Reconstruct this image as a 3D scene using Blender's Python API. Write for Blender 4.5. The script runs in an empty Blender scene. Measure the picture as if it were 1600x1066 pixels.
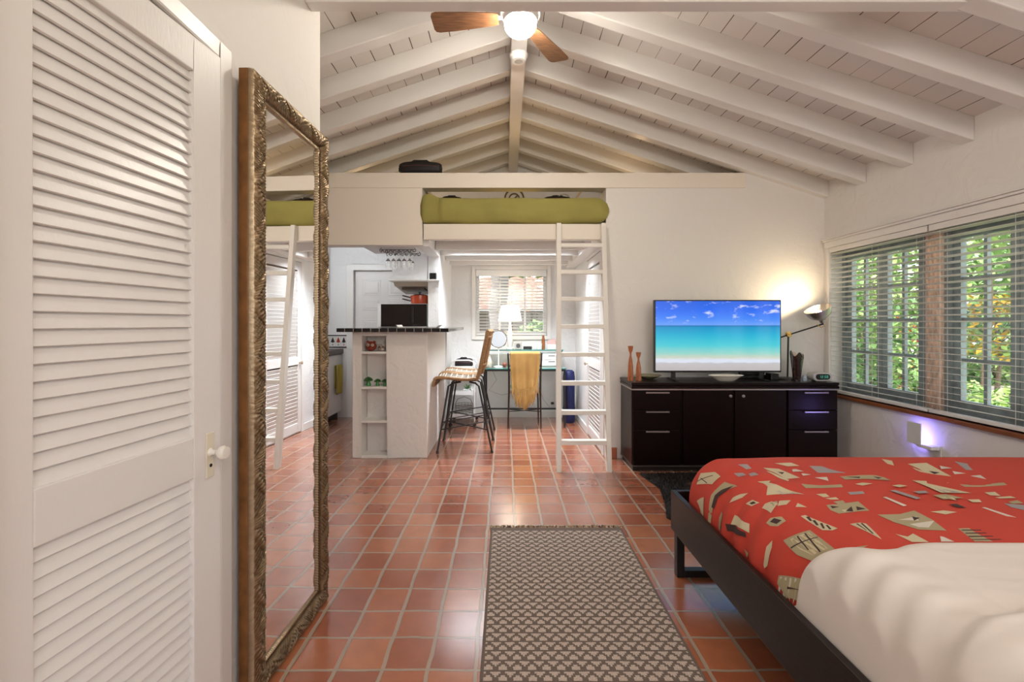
import bpy, bmesh, math, random
from mathutils import Vector, Matrix, Euler, noise
S = bpy.context.scene
COL = S.collection
PI = math.pi
R = math.radians

# ---------------------------------------------------------------- camera, exposure
cd = bpy.data.cameras.new('camera'); cam = bpy.data.objects.new('camera', cd); COL.objects.link(cam)
cam.location = (0, 0, 1.25); cam.rotation_euler = (R(90), 0, 0)
cd.sensor_width = 36; cd.lens = 16.02; cd.shift_x = 10/1600; cd.shift_y = -28/1600
cd.clip_start = .02; cd.clip_end = 200
S.camera = cam
S.view_settings.view_transform = 'Standard'; S.view_settings.look = 'None'
S.view_settings.gamma = 1; S.view_settings.use_curve_mapping = False
S.view_settings.exposure = 0.62

# ---------------------------------------------------------------- world, sun, lamps
w = bpy.data.worlds.new('sky'); S.world = w; w.use_nodes = True
nt = w.node_tree; nt.nodes.clear()
wo = nt.nodes.new('ShaderNodeOutputWorld'); bg = nt.nodes.new('ShaderNodeBackground')
sky = nt.nodes.new('ShaderNodeTexSky'); sky.sky_type = 'NISHITA'; sky.sun_disc = False
sky.sun_elevation = R(55); sky.sun_rotation = R(225); sky.air_density = 1.0; sky.dust_density = 2.5
mx = nt.nodes.new('ShaderNodeMixRGB'); mx.inputs[0].default_value = .55; mx.inputs[2].default_value = (7, 7, 7, 1)
nt.links.new(sky.outputs[0], mx.inputs[1]); nt.links.new(mx.outputs[0], bg.inputs[0])
bg.inputs[1].default_value = .42; nt.links.new(bg.outputs[0], wo.inputs[0])

def lamp(name, typ, loc, energy, color, size=.1, size_y=None, rot=(0, 0, 0), spot=None, spread=None):
    l = bpy.data.lights.new(name, typ); o = bpy.data.objects.new(name, l); COL.objects.link(o)
    o.location = loc; o.rotation_euler = rot; l.energy = energy; l.color = color
    if typ == 'AREA':
        l.size = size
        if size_y: l.shape = 'RECTANGLE'; l.size_y = size_y
        if spread: l.spread = spread
    elif typ == 'SUN': l.angle = size
    else: l.shadow_soft_size = size
    if spot: l.spot_size = spot; l.spot_blend = 1
    return o
DAY = (.90, .95, 1.0); WARM = (1.0, .80, .58); NEU = (1.0, .93, .85)
lamp('sunlight', 'SUN', (0, 0, 9), 3.6, (1, .96, .88), R(2), rot=(R(40), 0, R(-58)))
# portals gathering sky light at the openings; the rear opening is added for fill
for n_, l_, sx_, sy_, r_ in (('window_portal', (3.14, 2.64, 1.28), 1.3, 3.0, (0, R(90), 0)), ('nook_window_portal', (.07, 6.22, 1.5), .95, .9, (R(-90), 0, 0)), ('added_window_portal', (1.0, -2.48, 1.6), 3.2, 1.7, (R(90), 0, 0))):
    lamp(n_, 'AREA', l_, 1, (1, 1, 1), sx_, sy_, rot=r_).data.cycles.is_portal = True
# unseen fill lamps added to brighten the rooms, then bulbs of visible lamps
lamp('kitchen_fill', 'POINT', (-2.25, 4.55, 2.25), 15, (.86, .93, 1), .15)  # added fill for the kitchen, no fixture, hidden by the header
lamp('nook_fill', 'AREA', (.05, 4.86, 2.088), 30, (.86, .93, 1), 1.3, .18, spread=R(120))  # added fill tucked between the joists to brighten the nook
lamp('room_fill', 'POINT', (1.2, -1.0, 2.55), 46, NEU, .35)  # added fill behind the camera for the near half of the room
lamp('attic_fill', 'POINT', (-1.6, 5.4, 2.70), 3.5, (1, .70, .40), .06)  # added warm fill for the rafters, out of sight behind the header
lamp('loft_fill', 'POINT', (.1, 4.50, 2.665), 2.2, (1, .68, .38), .015)  # second added attic fill, hidden behind the header over the loft
lamp('storage_fill', 'POINT', (1.25, 4.85, 2.66), 1.4, (1, .68, .38), .03)  # added fill for the dark right side of the attic, unseen
lamp('desk_lamp_bulb', 'POINT', (.045, 5.73, 1.33), 2.0, WARM, .03)
lamp('reading_lamp_bulb', 'SPOT', (2.665, 3.93, 1.41), 9, (1, .78, .48), .03, rot=(R(115), 0, R(28)), spot=R(150))
lamp('night_light_glow', 'POINT', (2.915, 3.22, .43), .35, (.35, .3, 1.0), .02)

# ---------------------------------------------------------------- materials
def nodes(m): return m.node_tree.nodes, m.node_tree.links
MATS = {}
def mat(name, col, rough=.5, metal=0.0, bump=0, bscale=60, var=0, vscale=8, emis=None, estr=1, spec=.5, trans=0, alpha=1, stretch=None, coat=0, bdist=.002):
    if name in MATS: return MATS[name]
    m = bpy.data.materials.new(name); m.use_nodes = True; N, L = nodes(m)
    p = N['Principled BSDF']; p.inputs['Base Color'].default_value = (*col, 1); p.inputs['Roughness'].default_value = rough
    p.inputs['Metallic'].default_value = metal; p.inputs['Specular IOR Level'].default_value = spec
    p.inputs['Transmission Weight'].default_value = trans; p.inputs['Alpha'].default_value = alpha
    p.inputs['Coat Weight'].default_value = coat
    tc = N.new('ShaderNodeTexCoord'); mp = N.new('ShaderNodeMapping'); L.new(tc.outputs['Object'], mp.inputs[0])
    if stretch: mp.inputs['Scale'].default_value = stretch
    if bump:
        n = N.new('ShaderNodeTexNoise'); n.inputs['Scale'].default_value = bscale; n.inputs['Detail'].default_value = 5
        b = N.new('ShaderNodeBump'); b.inputs['Strength'].default_value = bump; b.inputs['Distance'].default_value = bdist
        L.new(mp.outputs[0], n.inputs[0]); L.new(n.outputs[0], b.inputs['Height']); L.new(b.outputs[0], p.inputs['Normal'])
    if var:
        n = N.new('ShaderNodeTexNoise'); n.inputs['Scale'].default_value = vscale; n.inputs['Detail'].default_value = 6
        r = N.new('ShaderNodeMapRange'); r.inputs[1].default_value = .3; r.inputs[2].default_value = .7
        r.inputs[3].default_value = 1 - var; r.inputs[4].default_value = 1 + var
        x = N.new('ShaderNodeVectorMath'); x.operation = 'SCALE'; x.inputs[0].default_value = col
        L.new(mp.outputs[0], n.inputs[0]); L.new(n.outputs[0], r.inputs[0]); L.new(r.outputs[0], x.inputs['Scale']); L.new(x.outputs[0], p.inputs['Base Color'])
    if emis:
        p.inputs['Emission Color'].default_value = (*emis, 1); p.inputs['Emission Strength'].default_value = estr
    MATS[name] = m
    return m
def plaster(name, col):
    m = mat(name, col, .62); N, L = nodes(m); p = N['Principled BSDF']
    tc = N.new('ShaderNodeTexCoord')
    a = N.new('ShaderNodeTexNoise'); a.inputs['Scale'].default_value = 7; a.inputs['Detail'].default_value = 3; a.inputs['Distortion'].default_value = 1.2
    v = N.new('ShaderNodeTexNoise'); v.inputs['Scale'].default_value = 28; v.inputs['Detail'].default_value = 4
    r = N.new('ShaderNodeValToRGB'); r.color_ramp.elements[0].position = .42; r.color_ramp.elements[1].position = .62
    ad = N.new('ShaderNodeMath'); ad.operation = 'MULTIPLY_ADD'; ad.inputs[1].default_value = .25
    b = N.new('ShaderNodeBump'); b.inputs['Strength'].default_value = .22; b.inputs['Distance'].default_value = .010
    L.new(tc.outputs['Object'], a.inputs[0]); L.new(tc.outputs['Object'], v.inputs[0]); L.new(a.outputs[0], r.inputs[0])
    L.new(v.outputs[0], ad.inputs[0]); L.new(r.outputs[0], ad.inputs[2]); L.new(ad.outputs[0], b.inputs['Height']); L.new(b.outputs[0], p.inputs['Normal'])
    return m
M_wall = plaster('white_plaster', (.80, .765, .72))
M_board = mat('cream_board', (.83, .755, .655), .55, bump=.3, bscale=12)
M_wallb = plaster('nook_plaster', (.80, .79, .78))
M_wood = mat('white_painted_wood', (.80, .775, .74), .38, bump=.15, bscale=40, stretch=(1, 1, 1))
M_door = mat('door_paint', (.76, .73, .70), .35, bump=.2, bscale=30, stretch=(4, 4, 1))
M_ladder = mat('ladder_paint', (.80, .76, .69), .4, bump=.15, bscale=30)
M_dark = mat('espresso_wood', (.0065, .0014, .0012), .28, spec=.28, bump=.15, bscale=20, stretch=(1, 1, 12), var=.3, vscale=30)
M_bedwood = mat('wenge_wood', (.013, .0065, .006), .35, spec=.35, bump=.25, bscale=18, stretch=(20, 1, 20), var=.45, vscale=12)
M_steel = mat('brushed_steel', (.62, .60, .58), .28, 1)
M_chrome = mat('chrome', (.8, .8, .8), .08, 1)
M_black = mat('black_metal', (.012, .012, .012), .35)
M_blackp = mat('black_plastic', (.010, .010, .010), .3)
M_white = mat('white_enamel', (.82, .82, .80), .3)
M_brass = mat('brass', (.75, .50, .16), .22, 1)
M_glass = mat('clear_glass', (1, 1, 1), .02, trans=1, spec=.5)

def ceiling_mat():
    m = mat('ceiling_planks', (.80, .765, .72), .45); N, L = nodes(m); p = N['Principled BSDF']
    tc = N.new('ShaderNodeTexCoord'); sp = N.new('ShaderNodeSeparateXYZ'); L.new(tc.outputs['Object'], sp.inputs[0])
    d = N.new('ShaderNodeMath'); d.operation = 'DIVIDE'; d.inputs[1].default_value = .135; L.new(sp.outputs[0], d.inputs[0])
    fr = N.new('ShaderNodeMath'); fr.operation = 'FRACT'; L.new(d.outputs[0], fr.inputs[0])
    n = N.new('ShaderNodeTexNoise'); n.inputs['Scale'].default_value = 2.3; L.new(tc.outputs['Object'], n.inputs[0])
    th = N.new('ShaderNodeMapRange'); th.inputs[1].default_value = .35; th.inputs[2].default_value = .65; th.inputs[3].default_value = .015; th.inputs[4].default_value = .050; L.new(n.outputs[0], th.inputs[0])
    lt = N.new('ShaderNodeMath'); lt.operation = 'LESS_THAN'; L.new(fr.outputs[0], lt.inputs[0]); L.new(th.outputs[0], lt.inputs[1])
    mix = N.new('ShaderNodeMixRGB'); L.new(lt.outputs[0], mix.inputs[0]); mix.inputs[1].default_value = (.80, .765, .72, 1); mix.inputs[2].default_value = (.09, .06, .04, 1)
    L.new(mix.outputs[0], p.inputs['Base Color'])
    return m
M_ceil = ceiling_mat()

def floor_mat():
    m = mat('terracotta_tiles', (.4, .12, .05), .2); N, L = nodes(m); p = N['Principled BSDF']
    tc = N.new('ShaderNodeTexCoord')
    nz = N.new('ShaderNodeTexNoise'); nz.inputs['Scale'].default_value = 5; nz.inputs['Detail'].default_value = 4
    L.new(tc.outputs['Object'], nz.inputs[0])
    sub = N.new('ShaderNodeVectorMath'); sub.operation = 'SUBTRACT'; sub.inputs[1].default_value = (.5, .5, .5); L.new(nz.outputs['Color'], sub.inputs[0])
    sc = N.new('ShaderNodeVectorMath'); sc.operation = 'SCALE'; sc.inputs['Scale'].default_value = .018; L.new(sub.outputs[0], sc.inputs[0])
    ad = N.new('ShaderNodeVectorMath'); ad.operation = 'ADD'; L.new(tc.outputs['Object'], ad.inputs[0]); L.new(sc.outputs[0], ad.inputs[1])
    a2 = N.new('ShaderNodeVectorMath'); a2.operation = 'ADD'; a2.inputs[1].default_value = (-.73 + .168*40, -2.649 + .168*40, .084); L.new(ad.outputs[0], a2.inputs[0])
    dv = N.new('ShaderNodeVectorMath'); dv.operation = 'SCALE'; dv.inputs['Scale'].default_value = 1/.168; L.new(a2.outputs[0], dv.inputs[0])
    fl = N.new('ShaderNodeVectorMath'); fl.operation = 'FLOOR'; L.new(dv.outputs[0], fl.inputs[0])
    fr = N.new('ShaderNodeVectorMath'); fr.operation = 'FRACTION'; L.new(dv.outputs[0], fr.inputs[0])
    sp = N.new('ShaderNodeSeparateXYZ'); L.new(fr.outputs[0], sp.inputs[0])
    def edge(o):
        s = N.new('ShaderNodeMath'); s.operation = 'SUBTRACT'; s.inputs[1].default_value = .5; L.new(o, s.inputs[0])
        ab = N.new('ShaderNodeMath'); ab.operation = 'ABSOLUTE'; L.new(s.outputs[0], ab.inputs[0]); return ab
    ex, ey = edge(sp.outputs[0]), edge(sp.outputs[1])
    mxx = N.new('ShaderNodeMath'); mxx.operation = 'MAXIMUM'; L.new(ex.outputs[0], mxx.inputs[0]); ey2 = N.new('ShaderNodeMath'); ey2.operation = 'SUBTRACT'; ey2.inputs[1].default_value = .012
    L.new(ey.outputs[0], ey2.inputs[0]); L.new(ey2.outputs[0], mxx.inputs[1])
    gr = N.new('ShaderNodeMapRange'); gr.interpolation_type = 'SMOOTHSTEP'; gr.inputs[1].default_value = .447; gr.inputs[2].default_value = .468; L.new(mxx.outputs[0], gr.inputs[0])
    wn = N.new('ShaderNodeTexWhiteNoise'); L.new(fl.outputs[0], wn.inputs[0])
    cr = N.new('ShaderNodeValToRGB'); e = cr.color_ramp.elements; e[0].color = (.31, .088, .046, 1); e[1].color = (.46, .165, .075, 1)
    e1 = cr.color_ramp.elements.new(.5); e1.color = (.39, .118, .056, 1); L.new(wn.outputs['Value'], cr.inputs[0])
    n2 = N.new('ShaderNodeTexNoise'); n2.inputs['Scale'].default_value = 14; n2.inputs['Detail'].default_value = 5; L.new(tc.outputs['Object'], n2.inputs[0])
    mr = N.new('ShaderNodeMapRange'); mr.inputs[1].default_value = .3; mr.inputs[2].default_value = .7; mr.inputs[3].default_value = .92; mr.inputs[4].default_value = 1.10; L.new(n2.outputs[0], mr.inputs[0])
    vs = N.new('ShaderNodeVectorMath'); vs.operation = 'SCALE'; L.new(cr.outputs[0], vs.inputs[0]); L.new(mr.outputs[0], vs.inputs['Scale'])
    mix = N.new('ShaderNodeMixRGB'); L.new(gr.outputs[0], mix.inputs[0]); L.new(vs.outputs[0], mix.inputs[1]); mix.inputs[2].default_value = (.38, .29, .215, 1)
    L.new(mix.outputs[0], p.inputs['Base Color'])
    rr = N.new('ShaderNodeMapRange'); p.inputs['Coat Weight'].default_value = 1; p.inputs['Coat IOR'].default_value = 1.75; p.inputs['Coat Roughness'].default_value = .2; rr.inputs[3].default_value = .22; rr.inputs[4].default_value = .5; L.new(gr.outputs[0], rr.inputs[0]); L.new(rr.outputs[0], p.inputs['Roughness'])
    n3 = N.new('ShaderNodeTexNoise'); n3.inputs['Scale'].default_value = 9; n3.inputs['Detail'].default_value = 2; L.new(tc.outputs['Object'], n3.inputs[0])
    hh = N.new('ShaderNodeMath'); hh.operation = 'MULTIPLY_ADD'; hh.inputs[1].default_value = -1.0; L.new(gr.outputs[0], hh.inputs[0])
    n3s = N.new('ShaderNodeMath'); n3s.operation = 'MULTIPLY'; n3s.inputs[1].default_value = .8; L.new(n3.outputs[0], n3s.inputs[0]); L.new(n3s.outputs[0], hh.inputs[2])
    b = N.new('ShaderNodeBump'); b.inputs['Strength'].default_value = .6; b.inputs['Distance'].default_value = .003; L.new(hh.outputs[0], b.inputs['Height']); L.new(b.outputs[0], p.inputs['Normal'])
    return m
M_floor = floor_mat()

def grid_mat(name, col, line, sx, sy, sz, wd=.06, rough=.15, off=(0, 0, 0)):
    """square glazed tiles with pale joints; s* = tiles per metre on each axis (0 = none)"""
    m = mat(name, col, rough); N, L = nodes(m); p = N['Principled BSDF']
    tc = N.new('ShaderNodeTexCoord'); ml = N.new('ShaderNodeVectorMath'); ml.operation = 'MULTIPLY_ADD'; ml.inputs[1].default_value = (sx, sy, sz); ml.inputs[2].default_value = off
    L.new(tc.outputs['Object'], ml.inputs[0]); fr = N.new('ShaderNodeVectorMath'); fr.operation = 'FRACTION'; L.new(ml.outputs[0], fr.inputs[0])
    sp = N.new('ShaderNodeSeparateXYZ'); L.new(fr.outputs[0], sp.inputs[0]); last = None
    for k, s in enumerate((sx, sy, sz)):
        if not s: continue
        lt = N.new('ShaderNodeMath'); lt.operation = 'LESS_THAN'; lt.inputs[1].default_value = wd; L.new(sp.outputs[k], lt.inputs[0])
        if last:
            mm = N.new('ShaderNodeMath'); mm.operation = 'MAXIMUM'; L.new(last.outputs[0], mm.inputs[0]); L.new(lt.outputs[0], mm.inputs[1]); last = mm
        else: last = lt
    mix = N.new('ShaderNodeMixRGB'); L.new(last.outputs[0], mix.inputs[0]); mix.inputs[1].default_value = (*col, 1); mix.inputs[2].default_value = (*line, 1)
    L.new(mix.outputs[0], p.inputs['Base Color'])
    return m

# ---------------------------------------------------------------- mesh builder
class MB:
    def __init__(s): s.v = []; s.f = []; s.mi = []
    def add(s, vs, fs, mi=0):
        b = len(s.v); s.v += [tuple(v) for v in vs]; s.f += [tuple(b + i for i in f) for f in fs]; s.mi += [mi]*len(fs); return s
    def box(s, x0, x1, y0, y1, z0, z1, mi=0, mtx=None):
        vs = [Vector((x, y, z)) for z in (z0, z1) for y in (y0, y1) for x in (x0, x1)]
        if mtx: vs = [mtx @ v for v in vs]
        return s.add(vs, [(0, 2, 3, 1), (4, 5, 7, 6), (0, 1, 5, 4), (2, 6, 7, 3), (0, 4, 6, 2), (1, 3, 7, 5)], mi)
    def bar(s, a, b, w_, h_, up=(0, 0, 1), mi=0):
        a, b = Vector(a), Vector(b); d = (b-a).normalized(); sx = d.cross(Vector(up))
        if sx.length < 1e-4: sx = d.cross(Vector((1, 0, 0)))
        sx.normalize(); u = sx.cross(d)
        vs = [p + sx*i*w_/2 + u*j*h_/2 for p in (a, b) for i, j in ((-1, -1), (1, -1), (1, 1), (-1, 1))]
        return s.add(vs, [(3, 2, 1, 0), (4, 5, 6, 7), (0, 1, 5, 4), (1, 2, 6, 5), (2, 3, 7, 6), (3, 0, 4, 7)], mi)
    def tube(s, pts, r, seg=8, mi=0, closed=False):
        pts = [Vector(p) for p in pts]; n = len(pts); rr = r if isinstance(r, (list, tuple)) else [r]*n; vs = []; prev = None
        for i, p in enumerate(pts):
            if closed: d = (pts[(i+1) % n] - pts[i-1])
            else: d = pts[min(i+1, n-1)] - pts[max(i-1, 0)]
            d.normalize()
            if prev is None:
                a = d.orthogonal().normalized()
            else:
                a = prev - d*prev.dot(d)
                a = a.normalized() if a.length > 1e-6 else d.orthogonal().normalized()
            prev = a; b = d.cross(a)
            vs += [p + (a*math.cos(2*PI*k/seg) + b*math.sin(2*PI*k/seg))*rr[i] for k in range(seg)]
        fs = []
        for i in range(n if closed else n-1):
            j = (i+1) % n
            fs += [(i*seg+k, i*seg+(k+1) % seg, j*seg+(k+1) % seg, j*seg+k) for k in range(seg)]
        if not closed: fs += [tuple(range(seg))[::-1], tuple((n-1)*seg+k for k in range(seg))]
        return s.add(vs, fs, mi)
    def lathe(s, prof, o=(0, 0, 0), seg=20, mi=0, mtx=None, sy=1):
        o = Vector(o); vs = []
        for r, z in prof:
            for k in range(seg):
                v = Vector((r*math.cos(2*PI*k/seg), r*sy*math.sin(2*PI*k/seg), z))
                vs.append((mtx @ v if mtx else v) + o)
        n = len(prof); fs = [(i*seg+k, i*seg+(k+1) % seg, (i+1)*seg+(k+1) % seg, (i+1)*seg+k) for i in range(n-1) for k in range(seg)]
        if prof[0][0] > 1e-5: fs.append(tuple(range(seg))[::-1])
        if prof[-1][0] > 1e-5: fs.append(tuple((n-1)*seg+k for k in range(seg)))
        return s.add(vs, fs, mi)
    def grid(s, fn, nu, nv, mi=0, closed_u=False):
        vs = [fn(i/nu, j/nv) for i in range(nu+1) for j in range(nv+1)]
        fs = [(i*(nv+1)+j, (i+1)*(nv+1)+j, (i+1)*(nv+1)+j+1, i*(nv+1)+j+1) for i in range(nu) for j in range(nv)]
        return s.add(vs, fs, mi)
    def prism(s, poly, a0, a1, axis=1, mi=0):
        """poly in the plane perpendicular to axis (axis 1: (x,z); 0: (y,z); 2: (x,y)), extruded a0..a1"""
        def P(p, a): return {0: (a, p[0], p[1]), 1: (p[0], a, p[1]), 2: (p[0], p[1], a)}[axis]
        n = len(poly); vs = [P(p, a0) for p in poly] + [P(p, a1) for p in poly]
        fs = [tuple(range(n)), tuple(range(2*n-1, n-1, -1))] + [(i, n+i, n+(i+1) % n, (i+1) % n) for i in range(n)]
        return s.add(vs, fs, mi)
    def ell(s, c, r, seg=16, rings=10, mi=0, mtx=None):
        c = Vector(c); pr = []
        vs = []
        for i in range(rings+1):
            t = -PI/2 + PI*i/rings
            for k in range(seg):
                v = Vector((math.cos(t)*math.cos(2*PI*k/seg)*r[0], math.cos(t)*math.sin(2*PI*k/seg)*r[1], math.sin(t)*r[2]))
                vs.append((mtx @ v if mtx else v)+c)
        fs = [(i*seg+k, i*seg+(k+1) % seg, (i+1)*seg+(k+1) % seg, (i+1)*seg+k) for i in range(rings) for k in range(seg)]
        return s.add(vs, fs, mi)
    def build(s, name, mats, parent=None, smooth=True, bevel=0, fix=True, solid=0, subd=0, angle=40):
        me = bpy.data.meshes.new(name)
        if parent is not None: org = Vector(parent['_org']) if '_org' in parent else Vector()
        else:
            xs = [v[0] for v in s.v]; ys = [v[1] for v in s.v]; zs = [v[2] for v in s.v]
            org = Vector(((min(xs)+max(xs))/2, (min(ys)+max(ys))/2, min(zs)))
            if name.startswith(('floor', 'wall', 'ceiling', 'trim', 'rafter')): org = Vector()
        me.from_pydata([tuple(Vector(v)-org) for v in s.v], [], s.f)
        for m in (mats if isinstance(mats, (list, tuple)) else [mats]): me.materials.append(m)
        me.polygons.foreach_set('material_index', s.mi)
        if fix:
            bm = bmesh.new(); bm.from_mesh(me); bmesh.ops.remove_doubles(bm, verts=bm.verts, dist=1e-6)
            bmesh.ops.recalc_face_normals(bm, faces=bm.faces); bm.to_mesh(me); bm.free()
        if smooth:
            me.polygons.foreach_set('use_smooth', [True]*len(me.polygons)); me.set_sharp_from_angle(angle=R(angle))
        o = bpy.data.objects.new(name, me); COL.objects.link(o)
        if parent is not None: o.parent = parent
        else: o.location = org
        o['_org'] = tuple(org)
        if solid:
            md = o.modifiers.new('thickness', 'SOLIDIFY'); md.thickness = solid; md.offset = 0
        if subd:
            md = o.modifiers.new('smoothing', 'SUBSURF'); md.levels = subd; md.render_levels = subd
        if bevel:
            md = o.modifiers.new('bevel', 'BEVEL'); md.width = bevel; md.segments = 2; md.limit_method = 'ANGLE'; md.angle_limit = R(50)
        return o
def tag(o, label, cat, group=None, kind=None):
    o['label'] = label; o['category'] = cat
    if group: o['group'] = group
    if kind: o['kind'] = kind
    return o
def thing(name, loc, label, cat, group=None, local=False, rz=0, kind=None):
    """an Empty at the thing's base; parts are built in world coordinates unless local"""
    o = bpy.data.objects.new(name, None); COL.objects.link(o); o.location = loc; o.rotation_euler.z = rz
    o.empty_display_size = .1; o['_org'] = (0, 0, 0) if local else tuple(loc)
    return tag(o, label, cat, group, kind)
def struct(o, label=None):
    o['kind'] = 'structure'
    if label: o['label'] = label
    return o
def sroot(name, loc=(0, 0, 0), local=False, rz=0, label=None):
    o = bpy.data.objects.new(name, None); COL.objects.link(o); o.location = loc; o.rotation_euler.z = rz
    o.empty_display_size = .1; o['_org'] = (0, 0, 0) if local else tuple(loc)
    return struct(o, label)
def dup(root, loc, rz=None, label=None):
    r = root.copy(); COL.objects.link(r); r.location = loc
    if rz is not None: r.rotation_euler.z = rz
    if label: r['label'] = label
    for ch in list(root.children):
        c = ch.copy(); COL.objects.link(c); c.parent = r
        for g in ch.children:
            d = g.copy(); COL.objects.link(d); d.parent = c
    return r

# ================================================================ ROOM SHELL
LX, RX, YB, YF, XC = -2.75, 2.95, 4.22, 6.05, -.90      # left/right wall, TV wall, far wall, closet wall
XR, K = .095, .33                                        # ridge, roof pitch
def rb(x): return 2.40 + K*((RX-x) if x > XR else (x-LX))    # underside of rafters
def wall_poly_top(x): return rb(x) + .15
struct(MB().box(LX-.2, RX+.2, -2.5, YF+.2, -.12, 0).build('floor', M_floor, smooth=False))
# ceiling planks, both slopes, with rafters, ridge beam and tie beam as its parts
c = MB()
c.prism([(XR, wall_poly_top(XR)), (RX+.5, wall_poly_top(RX+.5)), (RX+.5, wall_poly_top(RX+.5)+.06), (XR, wall_poly_top(XR)+.06)], -2.5, YF+.5)
c.prism([(XR, wall_poly_top(XR)), (LX-.5, wall_poly_top(LX-.5)), (LX-.5, wall_poly_top(LX-.5)+.06), (XR, wall_poly_top(XR)+.06)], -2.5, YF+.5)
ceil = struct(c.build('ceiling', M_ceil, smooth=False))
for k in range(-14, 5):
    y = 4.20 + .43*k
    if y < -2.3 or y > 5.98: continue
    for sgn in (1, -1):
        xa = XR + sgn*.04; xe = RX if sgn > 0 else LX
        m = MB().prism([(xa, rb(xa)), (xe, rb(xe)), (xe, rb(xe)+.151), (xa, rb(xa)+.151)], y-.045, y+.045)
        m.build('rafter', M_wood, ceil, smooth=False, bevel=.006)
MB().box(XR-.055, XR+.055, -2.4, 6.04, 3.20, 3.50).build('ridge_beam', M_wood, ceil, smooth=False, bevel=.005)
MB().box(XC+.001, RX, 2.04, 2.11, 2.69, 2.80).build('tie_beam', M_wood, ceil, smooth=False, bevel=.004)

def slab_wall(m, x0, x1, y0, y1, z0=0):
    """wall across the room up to the sloped planks"""
    pts = [(x0, z0), (x1, z0), (x1, wall_poly_top(x1)-.002)]
    if x0 < XR < x1: pts.append((XR, wall_poly_top(XR)-.002))
    pts.append((x0, wall_poly_top(x0)-.002)); m.prism(pts, y0, y1); return m
# far wall with kitchen door and nook window openings
m = MB(); W3 = (-.40, .55, 1.08, 1.96); D2 = (-2.02, -1.22, 0, 1.95)
def boxes_with_holes(m, x0, x1, y0, y1, z0, z1, holes, axis='y'):
    """rectangular wall with rectangular holes, (a0,a1,b0,b1) each; axis y: runs along X, axis x: runs along Y"""
    xs = sorted({x0, x1, *[h[0] for h in holes], *[h[1] for h in holes]}); zs = sorted({z0, z1, *[h[2] for h in holes], *[h[3] for h in holes]})
    for i in range(len(xs)-1):
        for j in range(len(zs)-1):
            cx, cz = (xs[i]+xs[i+1])/2, (zs[j]+zs[j+1])/2
            if any(h[0] < cx < h[1] and h[2] < cz < h[3] for h in holes): continue
            if axis == 'y': m.box(xs[i], xs[i+1], y0, y1, zs[j], zs[j+1])
            else: m.box(y0, y1, xs[i], xs[i+1], zs[j], zs[j+1])
    return m
boxes_with_holes(m, LX-.2, RX+.2, YF, YF+.18, 0, 2.3, [W3, D2])
m.prism([(LX-.2, 2.3), (RX+.2, 2.3), (RX+.2, wall_poly_top(RX+.2)), (XR, wall_poly_top(XR)), (LX-.2, wall_poly_top(LX-.2))], YF, YF+.18)
struct(m.build('wall_far', M_wallb, smooth=False))
# back wall (television wall, header of the loft, board over the kitchen)
m = MB(); T = .14
m.box(LX, -.77, YB, YB+T, 1.973, 2.64)
m.box(-.77, .93, YB, YB+T, 2.506, 2.64)
m.prism([(.93, 0), (RX, 0), (RX, wall_poly_top(RX)-.002), (rb and 2.22, 2.64), (.93, 2.64)], YB, YB+T)
wb = struct(m.build('wall_back', M_wall, smooth=False))
MB().box(-.76, .93, YB-.006, YB+.05, 2.025, 2.168).build('loft_fascia', M_board, wb, smooth=False, bevel=.004)
MB().box(LX, 2.22, YB-.010, YB-.0005, 2.50, 2.64).build('header_board', M_board, wb, smooth=False, bevel=.004)
MB().box(LX, -.77, YB-.006, YB-.0005, 1.973, 2.499).build('header_board', M_board, wb, smooth=False)
# right wall with long window opening
WY0, WY1, WZ0, WZ1 = 1.15, 4.13, .62, 1.93
m = boxes_with_holes(MB(), -2.5, YF+.18, RX, RX+.2, 0, 2.5, [(WY0, WY1, WZ0, WZ1)], 'x'); m.box(RX, RX+.2, -2.5, YF, 2.5, 2.55)
wr = struct(m.build('wall_right', M_wall, smooth=False))
struct(MB().box(LX-.2, LX, -2.5, YF, 0, 2.55).build('wall_left', M_wallb, smooth=False))
m = boxes_with_holes(MB(), XC, RX+.2, -2.5, -2.38, 0, 2.6, [(-.6, 2.6, .75, 2.45)])  # rear opening made up to admit daylight from behind the camera
m.prism([(XC, 2.6), (2.75, 2.6), (XR, wall_poly_top(XR)), (XC, wall_poly_top(XC))], -2.5, -2.38)
struct(m.build('wall_rear', M_wall, smooth=False))
m = MB()
for x in (-.6, .2, 1.0, 1.8, 2.6): m.box(x-.03, x+.03, -2.46, -2.40, .75, 2.45)
for z in (.78, 1.6, 2.42): m.box(-.57, 2.57, -2.450, -2.410, z-.03, z+.03)
struct(m.build('window_4', M_wood, smooth=False), 'white window grid added in the unseen rear wall to let daylight in')
# closet wall on the left, with its door opening
DY0, DY1 = .79, 1.41
m = MB()
def cw(y0, y1, z0): m.prism([(XC, z0), (XC-.12, z0), (XC-.12, wall_poly_top(XC-.12)-.002), (XC, wall_poly_top(XC)-.002)], y0, y1)
cw(-2.5, DY0, 0); cw(DY0, DY1, 2.065); cw(DY1, 2.21, 0)
slab_wall(m, LX, XC-.12, 2.09, 2.21)
struct(m.build('wall_closet', M_wall, smooth=False))
# partition between kitchen and nook, and the bar block below it
m = MB(); m.box(-.84, -.72, 4.93, YF, 1.204, 2.448); m.box(-.84, -.72, YB+T+.001, 4.9299, 1.973, 2.2); m.box(-.77, -.72, YB+.06, YB+T, 1.973, 2.168); m.box(-.84, -.72, 5.552, YF, 0, 1.2035)
struct(m.build('wall_partition', M_wallb, smooth=False))
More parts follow.
